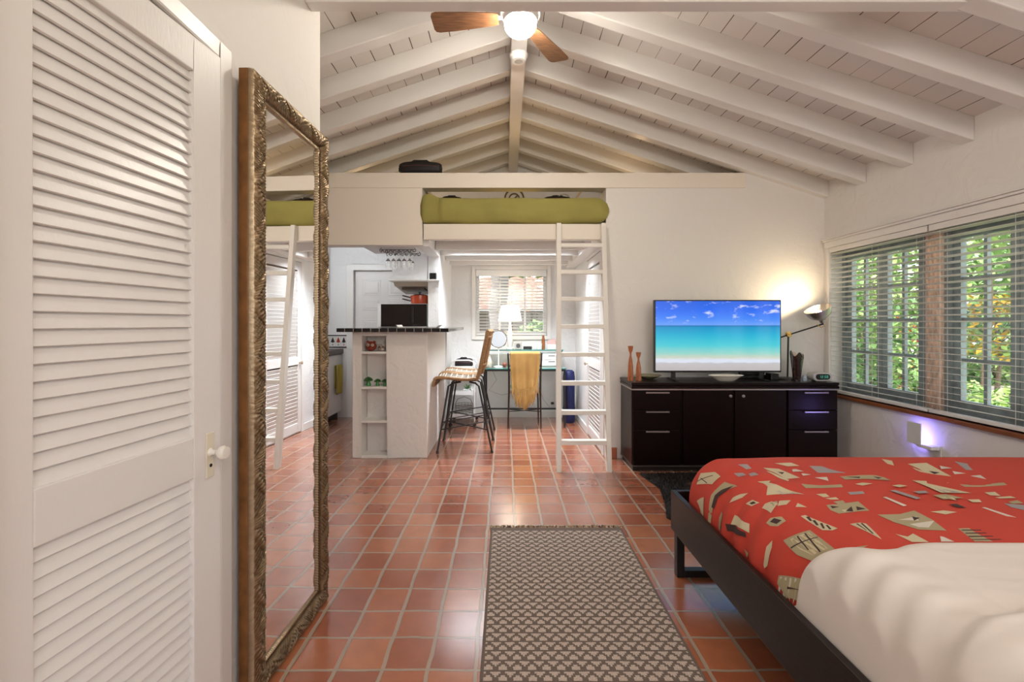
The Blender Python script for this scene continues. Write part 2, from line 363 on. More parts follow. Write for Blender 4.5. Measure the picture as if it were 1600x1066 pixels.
# kitchen ceiling and nook loft deck
struct(MB().box(LX, -.84, YB+T, YF, 2.45, 2.50).build('ceiling_kitchen', M_wallb, smooth=False))
m = MB(); m.box(-.77, .93, YB+.05, YF, 2.10, 2.168)
dk = struct(m.build('ceiling_loft_deck', M_wood, smooth=False))
for y in (4.66, 5.06, 5.46, 5.86):
    MB().box(-.715, .80, y-.02, y+.02, 2.0, 2.099).build('joist', M_wood, dk, smooth=False, bevel=.003)
MB().box(.80, .93, YB+.05, YF, 1.985, 2.099).build('side_beam', M_wood, dk, smooth=False, bevel=.003)
MB().box(-.715, .80, YB+.05, YB+.10, 2.03, 2.099).build('joist', M_wood, dk, smooth=False, bevel=.003)
# nook right wall with louvered closet opening
m = boxes_with_holes(MB(), YB+T, YF, .93, 1.05, 0, 2.168, [(4.36, 5.12, 0.02, 1.95)], 'x')
m.box(.93, 1.05, YB+T, YF, 2.168, 2.50)
m.box(1.05, 1.7, YF-.1, YF, 0, 2.1); m.box(1.6, 1.7, YB+T, YF-.1, 0, 2.1)
struct(m.build('wall_nook_right', M_wallb, smooth=False))
m = MB(); m.box(-.77, -.84, YB+T, YF, 2.2, 2.50)
struct(m.build('wall_loft_left', M_wallb, smooth=False))
# soffit over the bar, hung under the header
# baseboards and trims
struct(MB().box(-.72, .93, YF-.02, YF-.001, 0, .085).build('baseboard_nook', M_wood, smooth=False, bevel=.004))
struct(MB().box(.912, .929, 5.14, YF-.02, 0, .085).build('baseboard_nook_right', M_wood, smooth=False, bevel=.004))
struct(MB().box(.935, 1.03, YB-.014, YB-.001, 0, .10).build('baseboard_back', mat('terracotta_skirting', (.42, .13, .06), .3), smooth=False, bevel=.004))
m = MB()       # closet door casing: rounded stock on both sides and across the top
for y0, y1, z0, z1 in ((DY1, DY1+.065, 0, 2.13), (DY0-.065, DY0, 0, 2.13), (DY0, DY1, 2.065, 2.13)):
    m.box(XC, XC+.018, y0, y1, z0, z1)
struct(m.build('trim_1', M_door, smooth=False, bevel=.008))
m = MB()       # stepped moulding around the long window
m.box(RX-.03, RX, WY0-.06, WY1+.05, WZ1, WZ1+.055); m.box(RX-.045, RX, WY0-.06, WY1+.05, WZ1+.0551, WZ1+.072); m.box(RX-.055, RX, WY0-.06, WY1+.05, WZ1+.0721, WZ1+.085)
m.box(RX-.02, RX, WY1, WY1+.035, WZ0, WZ1)
struct(m.build('trim_2', M_wall, smooth=False, bevel=.004))
struct(MB().box(RX-.03, RX+.13, WY0-.03, WY1+.03, WZ0-.028, WZ0).build('trim_3', mat('sill_wood', (.26, .085, .03), .4, var=.3, vscale=20, stretch=(1, .2, 1)), smooth=False, bevel=.004), 'red-brown wooden sill under the long window')

# niche block of the bar: textured plaster pier with open shelves
m = MB(); x0, x1, n0, n1 = -1.42, -.725, -1.335, -1.10
m.box(x0, n0, YB, 5.5, 0, 1.168); m.box(n1, x1, YB, 5.5, 0, 1.168); m.box(n0, n1, YB+.17, 5.5, 0, 1.168); m.box(n0, n1, YB, YB+.17, 1.13, 1.168); m.box(n0, n1, YB, YB+.17, 0, .025)
pier = struct(m.build('wall_bar', M_wall, smooth=False, bevel=.006))
for z in (.975, .648, .335): MB().box(n0, n1, YB+.002, YB+.17, z-.011, z+.011).build('shelf', M_wood, pier, smooth=False, bevel=.003)
# ================================================================ WINDOWS AND DOORS
M_frame = mat('weathered_frame_paint', (.27, .31, .31), .5, var=.25, vscale=12)
M_post = mat('weathered_post_wood', (.80, .57, .43), .6, var=.3, vscale=14, stretch=(3, 3, 1))
GX = 3.08
def casement(idx, y0, y1, nleaf, label):
    m = MB(); z0, z1 = WZ0, WZ1
    m.box(GX-.04, GX+.05, y0, y0+.045, z0, z1); m.box(GX-.04, GX+.05, y1-.045, y1, z0, z1)
    m.box(GX-.04, GX+.05, y0+.045, y1-.045, z0, z0+.05); m.box(GX-.04, GX+.05, y0+.045, y1-.045, z1-.05, z1)
    r = struct(m.build('window_%d' % idx, M_frame, smooth=False, bevel=.003), label)
    a, b = y0+.045, y1-.045; wdt = (b-a)/nleaf
    for k in range(nleaf):
        l0, l1 = a+k*wdt+.002, a+(k+1)*wdt-.002; s = MB()
        for p0, p1, q0, q1 in ((l0, l0+.05, z0+.05, z1-.05), (l1-.05, l1, z0+.05, z1-.05), (l0+.05, l1-.05, z0+.05, z0+.11), (l0+.05, l1-.05, z1-.11, z1-.05)): s.box(GX-.02, GX+.02, p0, p1, q0, q1)
        cy = (l0+l1)/2; s.box(GX-.013, GX+.013, cy-.011, cy+.011, z0+.11, z1-.11)
        for q in range(1, 4):
            zz = z0+.11+(z1-z0-.22)*q/4; s.box(GX-.012, GX+.012, l0+.05, l1-.05, zz-.011, zz+.011)
        sh = s.build('sash', M_frame, r, smooth=False)
        MB().box(GX-.002, GX+.002, l0+.045, l1-.045, z0+.105, z1-.105).build('pane', M_pane, sh, smooth=False)
    return r
M_pane = bpy.data.materials.new('window_glass'); M_pane.use_nodes = True
N, L = nodes(M_pane); N.clear(); o_ = N.new('ShaderNodeOutputMaterial'); t_ = N.new('ShaderNodeBsdfTransparent'); g_ = N.new('ShaderNodeBsdfGlossy'); g_.inputs['Roughness'].default_value = .02
x_ = N.new('ShaderNodeMixShader'); x_.inputs[0].default_value = .06; L.new(t_.outputs[0], x_.inputs[1]); L.new(g_.outputs[0], x_.inputs[2]); L.new(x_.outputs[0], o_.inputs[0])
casement(1, 3.28, 4.125, 2, 'grey-green casement window beside the corner desk lamp')
casement(2, 2.26, 3.16, 2, 'grey-green casement window beyond the bed')
casement(5, 1.16, 2.14, 2, 'grey-green casement window beside the bed, mostly out of frame')
struct(MB().box(GX-.06, GX+.06, 3.16, 3.28, WZ0, WZ1).build('trim_4', M_post, smooth=False, bevel=.004), 'bare weathered wooden post between the casement windows')
struct(MB().box(GX-.06, GX+.06, 2.14, 2.26, WZ0, WZ1).build('trim_5', M_post, smooth=False, bevel=.004))
# round alarm sticker on the glass
s = MB(); s.box(GX-.006, GX-.003, 2.60, 2.78, .755, .80); st = s.build('alarm_sticker', mat('sticker_white', (.6, .62, .62), .4), smooth=False)
tag(st, 'small white sticker with blue marks low on the casement pane', 'sticker')
mm = Matrix.Rotation(R(-90), 3, 'Y'); MB().lathe([(.018, 0), (.018, .001)], (GX-.0065, 2.64, .777), 20, mtx=mm).build('blue_disc', mat('sticker_blue', (.02, .05, .18), .4), st, smooth=False)
MB().box(GX-.0075, GX-.0062, 2.68, 2.77, .77, .784).build('blue_mark', mat('sticker_blue', (0, 0, 0)), st, smooth=False)

# nook window: frame, sash bars, glass
m = MB(); a0, a1, b0, b1 = W3
for p0, p1, q0, q1 in ((a0, a0+.045, b0, b1), (a1-.045, a1, b0, b1), (a0+.045, a1-.045, b0, b0+.05), (a0+.045, a1-.045, b1-.045, b1)): m.box(p0, p1, YF+.06, YF+.13, q0, q1)
for x in (-.08, .26): m.box(x-.013, x+.013, YF+.081, YF+.109, b0+.05, b1-.045)
m.box(a0+.045, a1-.045, YF+.083, YF+.107, 1.42, 1.445)
w3 = struct(m.build('window_3', M_wood, smooth=False, bevel=.003), 'white window over the desk in the nook')
MB().box(a0+.04, a1-.04, YF+.093, YF+.097, b0+.04, b1-.04).build('pane', M_pane, w3, smooth=False)
m = MB()
for p0, p1, q0, q1 in ((a0-.05, a0, b0-.05, b1+.05), (a1, a1+.05, b0-.05, b1+.05), (a0, a1, b0-.05, b0), (a0, a1, b1, b1+.05)): m.box(p0, p1, YF-.018, YF, q0, q1)
m.build('window_casing', M_wood, w3, smooth=False, bevel=.004)

# venetian blinds
M_slat = mat('blind_slat', (.78, .75, .70), .4)
def blind_x(y0, y1, label, tilt=8):
    X = RX-.002; r = thing('venetian_blind', (X, (y0+y1)/2, WZ0+.01), label, 'window blind', 'wooden blinds along the long window')
    MB().box(X-.02, X+.035, y0, y1, WZ1-.045, WZ1-.002).build('headrail', M_slat, r, smooth=False, bevel=.002)
    m = MB(); z = WZ0+.075; n = 0
    while z < WZ1-.06:
        t = Matrix.Translation((X+.008, 0, z)) @ Matrix.Rotation(R(tilt), 4, 'Y')
        m.box(-.024, .024, y0, y1, -.0014, .0014, mtx=t); z += .0435
    m.build('slats', M_slat, r, smooth=False)
    MB().box(X-.018, X+.032, y0, y1, WZ0+.012, WZ0+.034).build('bottom_rail', M_slat, r, smooth=False, bevel=.003)
    k = max(2, int((y1-y0)/.45)); 
    for i in range(k+1):
        y = y0+.08+(y1-y0-.16)*i/k; c = MB()
        for xx in (X-.017, X+.033): c.tube([(xx, y, WZ0+.03), (xx, y, WZ1-.03)], .0011, 5)
        c.build('ladder_cord', M_slat, r)
    return r
blind_x(3.17, 4.12, 'white wooden blind over the far casement, beside the reading lamp')
blind_x(1.17, 3.155, 'white wooden blind over the near casements, right edge of the view')
r = thing('venetian_blind', (.07, YF+.02, b0+.0), 'narrow white slatted blind in the small window over the desk', 'window blind')
MB().box(a0+.005, a1-.005, YF-.01, YF+.045, b1-.085, b1-.003).build('valance', M_white, r, smooth=False, bevel=.004)
m = MB(); z = b0+.06
while z < b1-.09:
    m.box(a0+.02, a1-.02, -.022, .022, -.0012, .0012, mtx=Matrix.Translation((0, YF+.022, z)) @ Matrix.Rotation(R(-10), 4, 'X')); z += .041
m.build('slats', M_white, r, smooth=False)
MB().box(a0+.02, a1-.02, YF, YF+.04, b0+.012, b0+.032).build('bottom_rail', M_white, r, smooth=False, bevel=.003)
for x in (-.25, .07, .40): MB().tube([(x, YF-.002, b0+.02), (x, YF-.002, b1-.06)], .0012, 5).build('ladder_cord', M_white, r)

# louvered doors: local frame, width along +Y from hinge, face towards +X
def louver_door(root, W, H, z0, stile, rails, pitch, tiltd, T=.034, mats=None):
    mt = mats or M_door; m = MB()
    m.box(-T, 0, 0, stile, z0, z0+H); m.box(-T, 0, W-stile, W, z0, z0+H)
    for q0, q1 in rails: m.box(-T, 0, stile, W-stile, q0, q1)
    f = m.build('door_frame', mt, root, smooth=False, bevel=.003)
    for i in range(len(rails)-1):
        lo, hi = rails[i][1], rails[i+1][0]; s = MB(); z = lo+pitch*.5
        while z < hi-pitch*.2:
            t = Matrix.Translation((-T/2, 0, z)) @ Matrix.Rotation(R(tiltd), 4, 'Y')
            s.box(-.0035, .0035, stile-.004, W-stile+.004, -pitch*.60, pitch*.60, mtx=t); z += pitch
        s.build('louvers', mt, root, smooth=False, bevel=.001)
ang = -math.atan(70/712)
ux = math.sin(-ang); uy = math.cos(ang); Wd = .605
hx, hy = -.86-ux*Wd, 1.376-uy*Wd
d1 = sroot('door_1', (hx, hy, 0), True, ang, 'white louvered closet door, slightly ajar, nearest on the left')
louver_door(d1, Wd, 2.04, .012, .104, [(.012, .13), (.815, .93), (1.955, 2.052)], .0345, -19)
kn = MB(); kn.box(0, .004, Wd-.062, Wd-.030, .80, .93)
hp = kn.build('knob_plate', mat('aged_plate', (.72, .66, .52), .35), d1, smooth=False, bevel=.002)
rotY = Matrix.Rotation(R(90), 3, 'Y')
kb = MB(); kb.lathe([(.013, 0), (.008, .008), (.007, .018), (.013, .024), (.019, .032), (.021, .041), (.017, .049), (0, .052)], (.004, Wd-.046, .873), 24, mtx=rotY)
kb.build('knob', mat('porcelain_knob', (.80, .76, .68), .12, coat=.5), d1)
MB().lathe([(.005, 0), (.005, .002)], (.0035, Wd-.046, .835), 12, mtx=rotY).build('keyhole', M_black, d1)
# nook closet
d3 = sroot('door_3', (.948, 4.37, 0), True, 0, 'white louvered closet door in the nook behind the ladder')
def ld3(y0, y1):
    pass
louver_door(d3, .74, 1.92, .02, .075, [(.02, .12), (.78, .87), (1.85, 1.94)], .040, 22)
for o in list(d3.children): o.rotation_euler.z = PI; o.location = (-.034, .74, 0)
MB().lathe([(.010, 0), (.007, .012), (.018, .024), (.020, .034), (0, .044)], (-.034, .70, .80), 18, mtx=Matrix.Rotation(R(-90), 3, 'Y')).build('knob', mat('old_brass_knob', (.55, .45, .33), .3, .8), d3)
m = MB()
for y0, y1, z0, z1 in ((4.29, 4.36, 0, 2.0), (5.12, 5.18, 0, 2.0), (4.36, 5.12, 1.95, 2.0)): m.box(.915, .93, y0, y1, z0, z1)
struct(m.build('trim_6', M_wood, smooth=False, bevel=.003))
# kitchen door
d2 = sroot('door_2', (-1.62, YF+.02, 0), False, 0, 'white panelled door at the far end of the kitchen')
a0, a1 = D2[0], D2[1]
MB().box(a0+.004, a1-.004, YF+.05, YF+.09, .005, 1.945).build('door_leaf', M_door, d2, smooth=False, bevel=.002)
m = MB()
for q0, q1 in ((.14, .62), (.72, 1.30), (1.42, 1.58), (1.62, 1.83)):
    for p0, p1 in ((a0+.11, (a0+a1)/2-.05), ((a0+a1)/2+.05, a1-.11)):
        m.box(p0, p1, YF+.044, YF+.052, q0, q1); m.box(p0+.03, p1-.03, YF+.036, YF+.046, q0+.03, q1-.03)
m.build('door_panels', M_door, d2, smooth=False, bevel=.004)
m = MB()
for p0, p1, z0, z1 in ((a0-.085, a0, 0, 2.03), (a1, a1+.085, 0, 2.03), (a0, a1, 1.95, 2.03)): m.box(p0, p1, YF-.02, YF, z0, z1)
struct(m.build('trim_7', M_wood, smooth=False, bevel=.004))

# ================================================================ MIRROR
def mirror():
    L_, Hh, Tk, FW = .575, 2.09, .032, .088
    r = thing('floor_mirror', (-.845, 1.495, 0), 'tall mirror in a carved antique gold frame leaning along the closet wall', 'mirror', local=True, rz=R(-2))
    MB().box(-Tk, -.001, 0, L_, .001, Hh).build('frame_side', mat('gold_side', (.22, .095, .028), .4, .45, var=.35, vscale=14, bump=.3, bscale=25), r, smooth=False, bevel=.002)
    def relief(s, w_):
        prof = .010 + .017*math.sin(min(1, w_*1.12)*PI)**.6
        e = math.sin(w_*PI)
        ph = s*2*PI/.19; k = math.floor(s/.095); f = s/.095-k; sg = 1 if k % 2 else -1
        # one leaf per cell, sweeping from one edge to the other, with a midrib and side veins
        mid = .5 + sg*(.34-.68*f); dd = w_-mid; wid = .30*math.sin(PI*min(1, max(0, f)))**.7+.03
        leaf = max(0, 1-(dd/wid)**2); vein = math.sin((s*1.0+abs(dd)*.055)*2*PI/.0115)
        h = .0085*leaf**.6 + .0022*vein*leaf - .004*math.exp(-(dd/.035)**2)*leaf
        grape = max(0, math.sin(s*2*PI/.0125)*math.sin((w_*.0756)*2*PI/.0125+s*120))
        h += (1-min(1, leaf*3))*.0045*grape
        return prof + e*h + .0018*noise.noise(Vector((s*70, w_*9, 3.1)))
    m = MB()
    def side(p0, du, dv, ln):   # p0 outer corner, du along, dv inward
        n = int(ln/.0026); q = 26
        def fn(u, v):
            s = u*ln; inset = FW*v; s2 = inset + (ln-2*inset)*u
            if v >= .98: h = -.002
            elif v > .86: h = .011 + .002*math.sin(s*2*PI/.012)
            elif v <= 0: h = 0
            else: h = relief(s2+p0[0]*.37, v/.86)
            return (h, p0[0]+du[0]*s2+dv[0]*inset, p0[1]+du[1]*s2+dv[1]*inset)
        m.grid(fn, n, q)
    side((0, 0), (0, 1), (1, 0), Hh); side((L_, 0), (0, 1), (-1, 0), Hh)
    side((0, Hh), (1, 0), (0, -1), L_); side((0, 0), (1, 0), (0, 1), L_)
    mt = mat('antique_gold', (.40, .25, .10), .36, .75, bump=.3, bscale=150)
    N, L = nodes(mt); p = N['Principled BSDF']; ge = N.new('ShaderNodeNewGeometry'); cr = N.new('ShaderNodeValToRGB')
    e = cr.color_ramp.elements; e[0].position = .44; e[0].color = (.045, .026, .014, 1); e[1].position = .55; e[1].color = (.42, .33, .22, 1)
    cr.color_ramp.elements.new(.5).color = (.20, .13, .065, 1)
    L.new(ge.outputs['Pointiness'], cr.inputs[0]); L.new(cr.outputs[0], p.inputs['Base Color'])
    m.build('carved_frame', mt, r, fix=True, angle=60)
    MB().box(.0002, .003, FW-.004, L_-FW+.004, FW-.004, Hh-FW+.004).build('mirror_glass', mat('mirror_silver', (.93, .93, .93), .0, 1), r, smooth=False)
mirror()

# ================================================================ CEILING FAN, SMOKE DETECTOR
FX, FY = .088, 2.70
r = thing('ceiling_fan', (FX, FY, 3.0), 'white ceiling fan with wooden blades and a lit globe under the ridge beam', 'ceiling fan', local=True)
r.location = (FX, FY, 3.03)
MB().lathe([(.06, .169), (.06, .15), (.045, .135), (.02, .13), (.02, .10)], seg=24).build('canopy', M_white, r)
MB().lathe([(.04, .11), (.10, .105), (.118, .085), (.118, .045), (.09, .02), (.055, .012)], seg=32).build('motor_housing', M_white, r)
MB().lathe([(.093, .018), (.098, .010), (.098, .004), (.09, .0)], seg=32).build('light_fitter', M_white, r)
MB().lathe([(.090, .003), (.094, -.014), (.090, -.034), (.074, -.054), (.042, -.067), (0, -.072)], seg=32).build('light_globe', mat('lit_globe', (1, 1, 1), .4, emis=(1, .93, .82), estr=115), r)
M_blade = mat('blade_wood', (.19, .085, .038), .4, bump=.2, bscale=20, stretch=(1, 12, 12), var=.4, vscale=10)
for a in (175, 57, -64):
    t = Matrix.Rotation(R(a), 4, 'Z')
    b = MB(); n = 12
    prof = [(.13, .038), (.16, .047), (.40, .070), (.50, .074), (.522, .067), (.53, .048), (.53, -.048), (.522, -.067), (.50, -.074), (.40, -.070), (.16, -.047), (.13, -.038)]
    tl = Matrix.Rotation(R(9), 4, 'X')
    vs = [t @ (tl @ Vector((x, y, z))) + Vector((0, 0, .030)) for z in (-.003, .003) for x, y in prof]
    b.add(vs, [tuple(range(n))[::-1], tuple(range(n, 2*n))] + [(i, (i+1) % n, n+(i+1) % n, n+i) for i in range(n)])
    bo = b.build('blade', M_blade, r, smooth=False)
    br = MB(); br.bar(t @ Vector((.09, 0, .037)), t @ Vector((.17, 0, .037)), .03, .006); br.build('blade_bracket', M_white, bo, smooth=False)
sd = MB(); sd.lathe([(.066, 0), (.066, -.012), (.058, -.020), (.055, -.040), (.048, -.048), (0, -.048)], (XR, 3.31, 3.199), 28)
o = tag(sd.build('smoke_detector', M_white), 'round white smoke detector under the ridge beam behind the fan', 'smoke detector')
MB().lathe([(.030, -.0478), (.030, -.0505), (.0, -.0505)], (XR, 3.31, 3.199), 20).build('vent_disc', mat('vent_grey', (.55, .53, .5), .5), o)

# ================================================================ LADDER
r = thing('loft_ladder', (.66, 3.82, 0), 'white painted wooden ladder leaning on the loft edge', 'ladder')
bl, tl_ = Vector((.447, 3.835, .0)), Vector((.487, 4.185, 2.165))
br_, tr = Vector((.87, 3.835, .0)), Vector((.895, 4.185, 2.165))
for a, b in ((bl, tl_), (br_, tr)):
    m = MB(); wd, dp = .042, .058
    vs = [p + Vector((i*wd/2, j*dp/2 , 0)) for p in (a, b) for i, j in ((-1, -1), (1, -1), (1, 1), (-1, 1))]
    m.add(vs, [(3, 2, 1, 0), (4, 5, 6, 7), (0, 1, 5, 4), (1, 2, 6, 5), (2, 3, 7, 6), (3, 0, 4, 7)])
    m.build('stile', M_ladder, r, smooth=False, bevel=.003)
for k in range(8):
    t = (.24+.245*k)/2.165; p, q = bl.lerp(tl_, t), br_.lerp(tr, t)
    MB().box(p.x+.018, q.x-.018, p.y-.034, p.y+.034, p.z-.018, p.z+.018).build('rung', M_ladder, r, smooth=False, bevel=.003)

# ================================================================ LOFT BEDDING AND BAGS
M_green = mat('olive_blanket', (.32, .285, .075), .85, bump=.7, bscale=170, var=.12, vscale=3)
def lofty(x0=-.785, x1=.955):
    m = MB(); n, q = 90, 26
    def fn(u, v):
        x = x0 + (x1-x0)*u; a = -PI/2 + v*PI*1.0
        endf = max(0, 1-((x-x0)/.03))**2 * .3
        er = max(0, (x-(x1-.12))/.12); sh = math.sqrt(max(0.02, 1-er*er))
        el = max(0, (.035-(x-x0))/.035); sh *= math.sqrt(max(.05, 1-el*el*.9))
        hh = .118*sh; cz = 2.172+.118
        lump = .04*math.exp(-((x-(x0+.07))/.07)**2)
        z = cz + hh*math.sin(a)*(1) + (lump*(.5+.5*math.sin(a))) + .006*math.sin(x*9+1)*(1 if math.sin(a) < 0 else .4)
        y = YB+.03 - .075*abs(math.cos(a))**.55*sh - .01*math.exp(-((x-x0-.20)/.02)**2)*math.cos(a) + .012*math.exp(-((x-x0-.16)/.02)**2)
        y += .006*noise.noise(Vector((x*5, a*1.5, 0)))
        if x < -.765 or x > .925: y = min(y, YB-.012)
        return (x, y, z)
    m.grid(fn, n, q)
    def top(u, v):
        x = x0+.02 + (x1-x0-.06)*u; y = YB+.03+1.0*v
        return (min(max(x, x0+.03), .92), y, 2.172+.118*2-.004 - (.05 if x > x1-.1 else 0))
    m.grid(lambda u, v: (-.765+1.68*u, YB+.145+1.2*v, 2.3995-.0*u), 20, 4)
    m.grid(lambda u, v: fn(u, 1) if v == 0 else (max(-.765, min(.915, fn(u, 1)[0])), YB+.145, 2.3995), 90, 1)
    o = m.build('loft_blanket', M_green, solid=.004, fix=True, angle=80)
    return tag(o, 'olive green blanket rolled over the front edge of the sleeping loft', 'blanket')
lofty()
mt_ = MB().box(-.75, .91, YB+.16, YF-.35, 2.169, 2.392); tag(mt_.build('loft_mattress', mat('mattress_cloth', (.7, .68, .62), .8), smooth=False, bevel=.03), 'mattress under the olive blanket in the sleeping loft', 'mattress')
def duffel(name, c, rx, ry, h, label, mt, strap=True):
    m = MB(); n, q = 20, 24
    def fn(u, v):
        a = PI*u; b = 2*PI*v
        X = -math.cos(a); rr = math.sin(a)**.35 if 0 < u < 1 else 0
        y = math.cos(b); z = math.sin(b); 
        y = math.copysign(abs(y)**.7, y); z = math.copysign(abs(z)**.7, z)
        nn = .06*noise.noise(Vector((X*3, y*2, z*2+h*9)))
        return (c[0]+rx*X*(1+nn), c[1]+ry*rr*y*(1+nn), c[2]+h/2+h/2*rr*z*(1 if z < 0 else 1+nn))
    m.grid(fn, n, q)
    o = tag(m.build(name, mt), label, 'bag')
    MB().tube([(c[0]-rx*.45, c[1]-ry*.3, c[2]+h*.9), (c[0]-rx*.3, c[1]-ry*.35, c[2]+h*1.05), (c[0]+rx*.3, c[1]-ry*.35, c[2]+h*1.05), (c[0]+rx*.45, c[1]-ry*.3, c[2]+h*.9)], .008, 8).build('handle', mt, o)
    MB().tube([(c[0]-rx*.8, c[1]-ry*.86, c[2]+h*.55), (c[0], c[1]-ry*1.01, c[2]+h*.60), (c[0]+rx*.8, c[1]-ry*.86, c[2]+h*.55)], .004, 6).build('zip', mat('dark_red_zip', (.10, .015, .012), .5), o)
    return o
M_bag = mat('black_nylon', (.006, .004, .005), .6, bump=.4, bscale=90)
sh_ = struct(MB().box(LX, -.78, YB+T, YF, 2.56, 2.62).build('ceiling_storage_deck', M_wood, smooth=False))
duffel('duffel_bag', (-.80, YB+.075, 2.641), .20, .07, .125, 'black duffel bag lying on the ledge under the rafters', M_bag)
o = duffel('travel_bag', (-.53, YB+.30, 2.405), .10, .11, .09, 'small black bag at the left end of the sleeping loft', M_bag)
o = duffel('shoulder_bag', (.50, YB+.22, 2.402), .13, .08, .075, 'flat black bag with a looped strap at the right end of the loft', M_bag)
MB().tube([(.56+.05*math.cos(a), YB+.17, 2.462+.03*abs(math.sin(a))) for a in [i*PI/10 for i in range(11)]], .006, 6).build('strap', mat('light_strap', (.5, .48, .44), .5), o)
# round vent plaque on the gable wall
mm = Matrix.Rotation(R(90), 3, 'X')
m = MB(); ring = lambda r0, a0, a1: [(.115+r0*math.cos(a0+(a1-a0)*i/16), YF-.01, 2.90+r0*math.sin(a0+(a1-a0)*i/16)) for i in range(17)]
m.tube(ring(.125, R(100), R(260)), .011, 8); m.tube(ring(.125, R(-80), R(80)), .011, 8); m.tube(ring(.066, R(20), R(200)), .010, 8); m.tube(ring(.066, R(205), R(375)), .010, 8)
m.tube([(.07, YF-.01, 2.855), (.16, YF-.01, 2.945)], .010, 8)
tag(m.build('wall_ornament', mat('bronze', (.20, .14, .06), .5, .3)), 'round bronze openwork ornament high on the gable wall of the loft', 'ornament')
r = thing('leaning_frame', (.72, 5.3, 2.40), 'pale wooden slatted frame leaning at the right end of the loft', 'frame')
M_pw = mat('pale_wood', (.55, .42, .26), .5)
m = MB(); m.bar((.60, 5.45, 2.41), (.90, 5.45, 2.82), .04, .02); m.build('rail', M_pw, r, smooth=False)
for z in (2.50, 2.58, 2.66): MB().bar((.50+(z-2.5)*.6, 5.46, z+.12), (.88, 5.46, z), .03, .015).build('slat', M_pw, r, smooth=False)
# ================================================================ CONSOLE AND WHAT STANDS ON IT
CX0, CX1, CY0, CY1, CT = 1.062, 2.785, 3.82, 4.20, .752
r = thing('sideboard', (1.92, 4.01, 0), 'long espresso sideboard with steel handles under the television', 'sideboard')
MB().box(CX0, CX1, CY0+.02, CY1, .055, .688).build('body', M_dark, r, smooth=False, bevel=.003)
MB().box(CX0+.015, CX1-.015, CY0+.04, CY1-.01, 0, .055).build('plinth', M_blackp, r, smooth=False)
m = MB(); m.box(CX0-.008, CX1+.005, CY0-.012, CY1, .700, .722); m.box(CX0-.004, CX1+.002, CY0-.006, CY1, .722, .730); m.box(CX0-.008, CX1+.005, CY0-.012, CY1, .730, CT)
m.build('top', M_dark, r, smooth=False, bevel=.003)
MB().box(CX0-.005, CX1+.003, CY0-.010, CY1, .688, .700).build('steel_strip', M_steel, r, smooth=False)
MB().box(CX0-.002, CX1+.001, CY0-.002, CY1, .045, .056).build('base_strip', mat('dull_strip', (.12, .10, .09), .35, .5), r, smooth=False)
def front(x0, x1, z0, z1, nm): return MB().box(x0, x1, CY0, CY0+.0195, z0, z1).build(nm, M_dark, r, smooth=False, bevel=.002)
def pull(x0, x1, z, par):
    h = MB(); h.box(x0, x1, CY0-.022, CY0-.014, z-.0055, z+.0055)
    for x in (x0+.01, x1-.018): h.box(x, x+.008, CY0-.016, CY0+.001, z-.004, z+.004)
    return h.build('handle', M_steel, par, smooth=False, bevel=.001)
for x0, x1, hx0, hx1 in ((1.068, 1.462, 1.172, 1.368), (2.372, 2.782, 2.495, 2.695)):
    for z0, z1, hz in ((.522, .684, .668), (.356, .518, .507), (.060, .352, .342)):
        pull(hx0, hx1, hz, front(x0, x1, z0, z1, 'drawer'))
for x0, x1, kx in ((1.492, 1.905, 1.878), (1.925, 2.352, 1.985)):
    d = front(x0, x1, .060, .684, 'door')
    MB().lathe([(.005, 0), (.005, -.012), (.012, -.018), (.012, -.024), (0, -.026)], (kx, CY0+.001, .640), 16, mtx=Matrix.Rotation(R(-90), 3, 'X')).build('knob', M_steel, d)

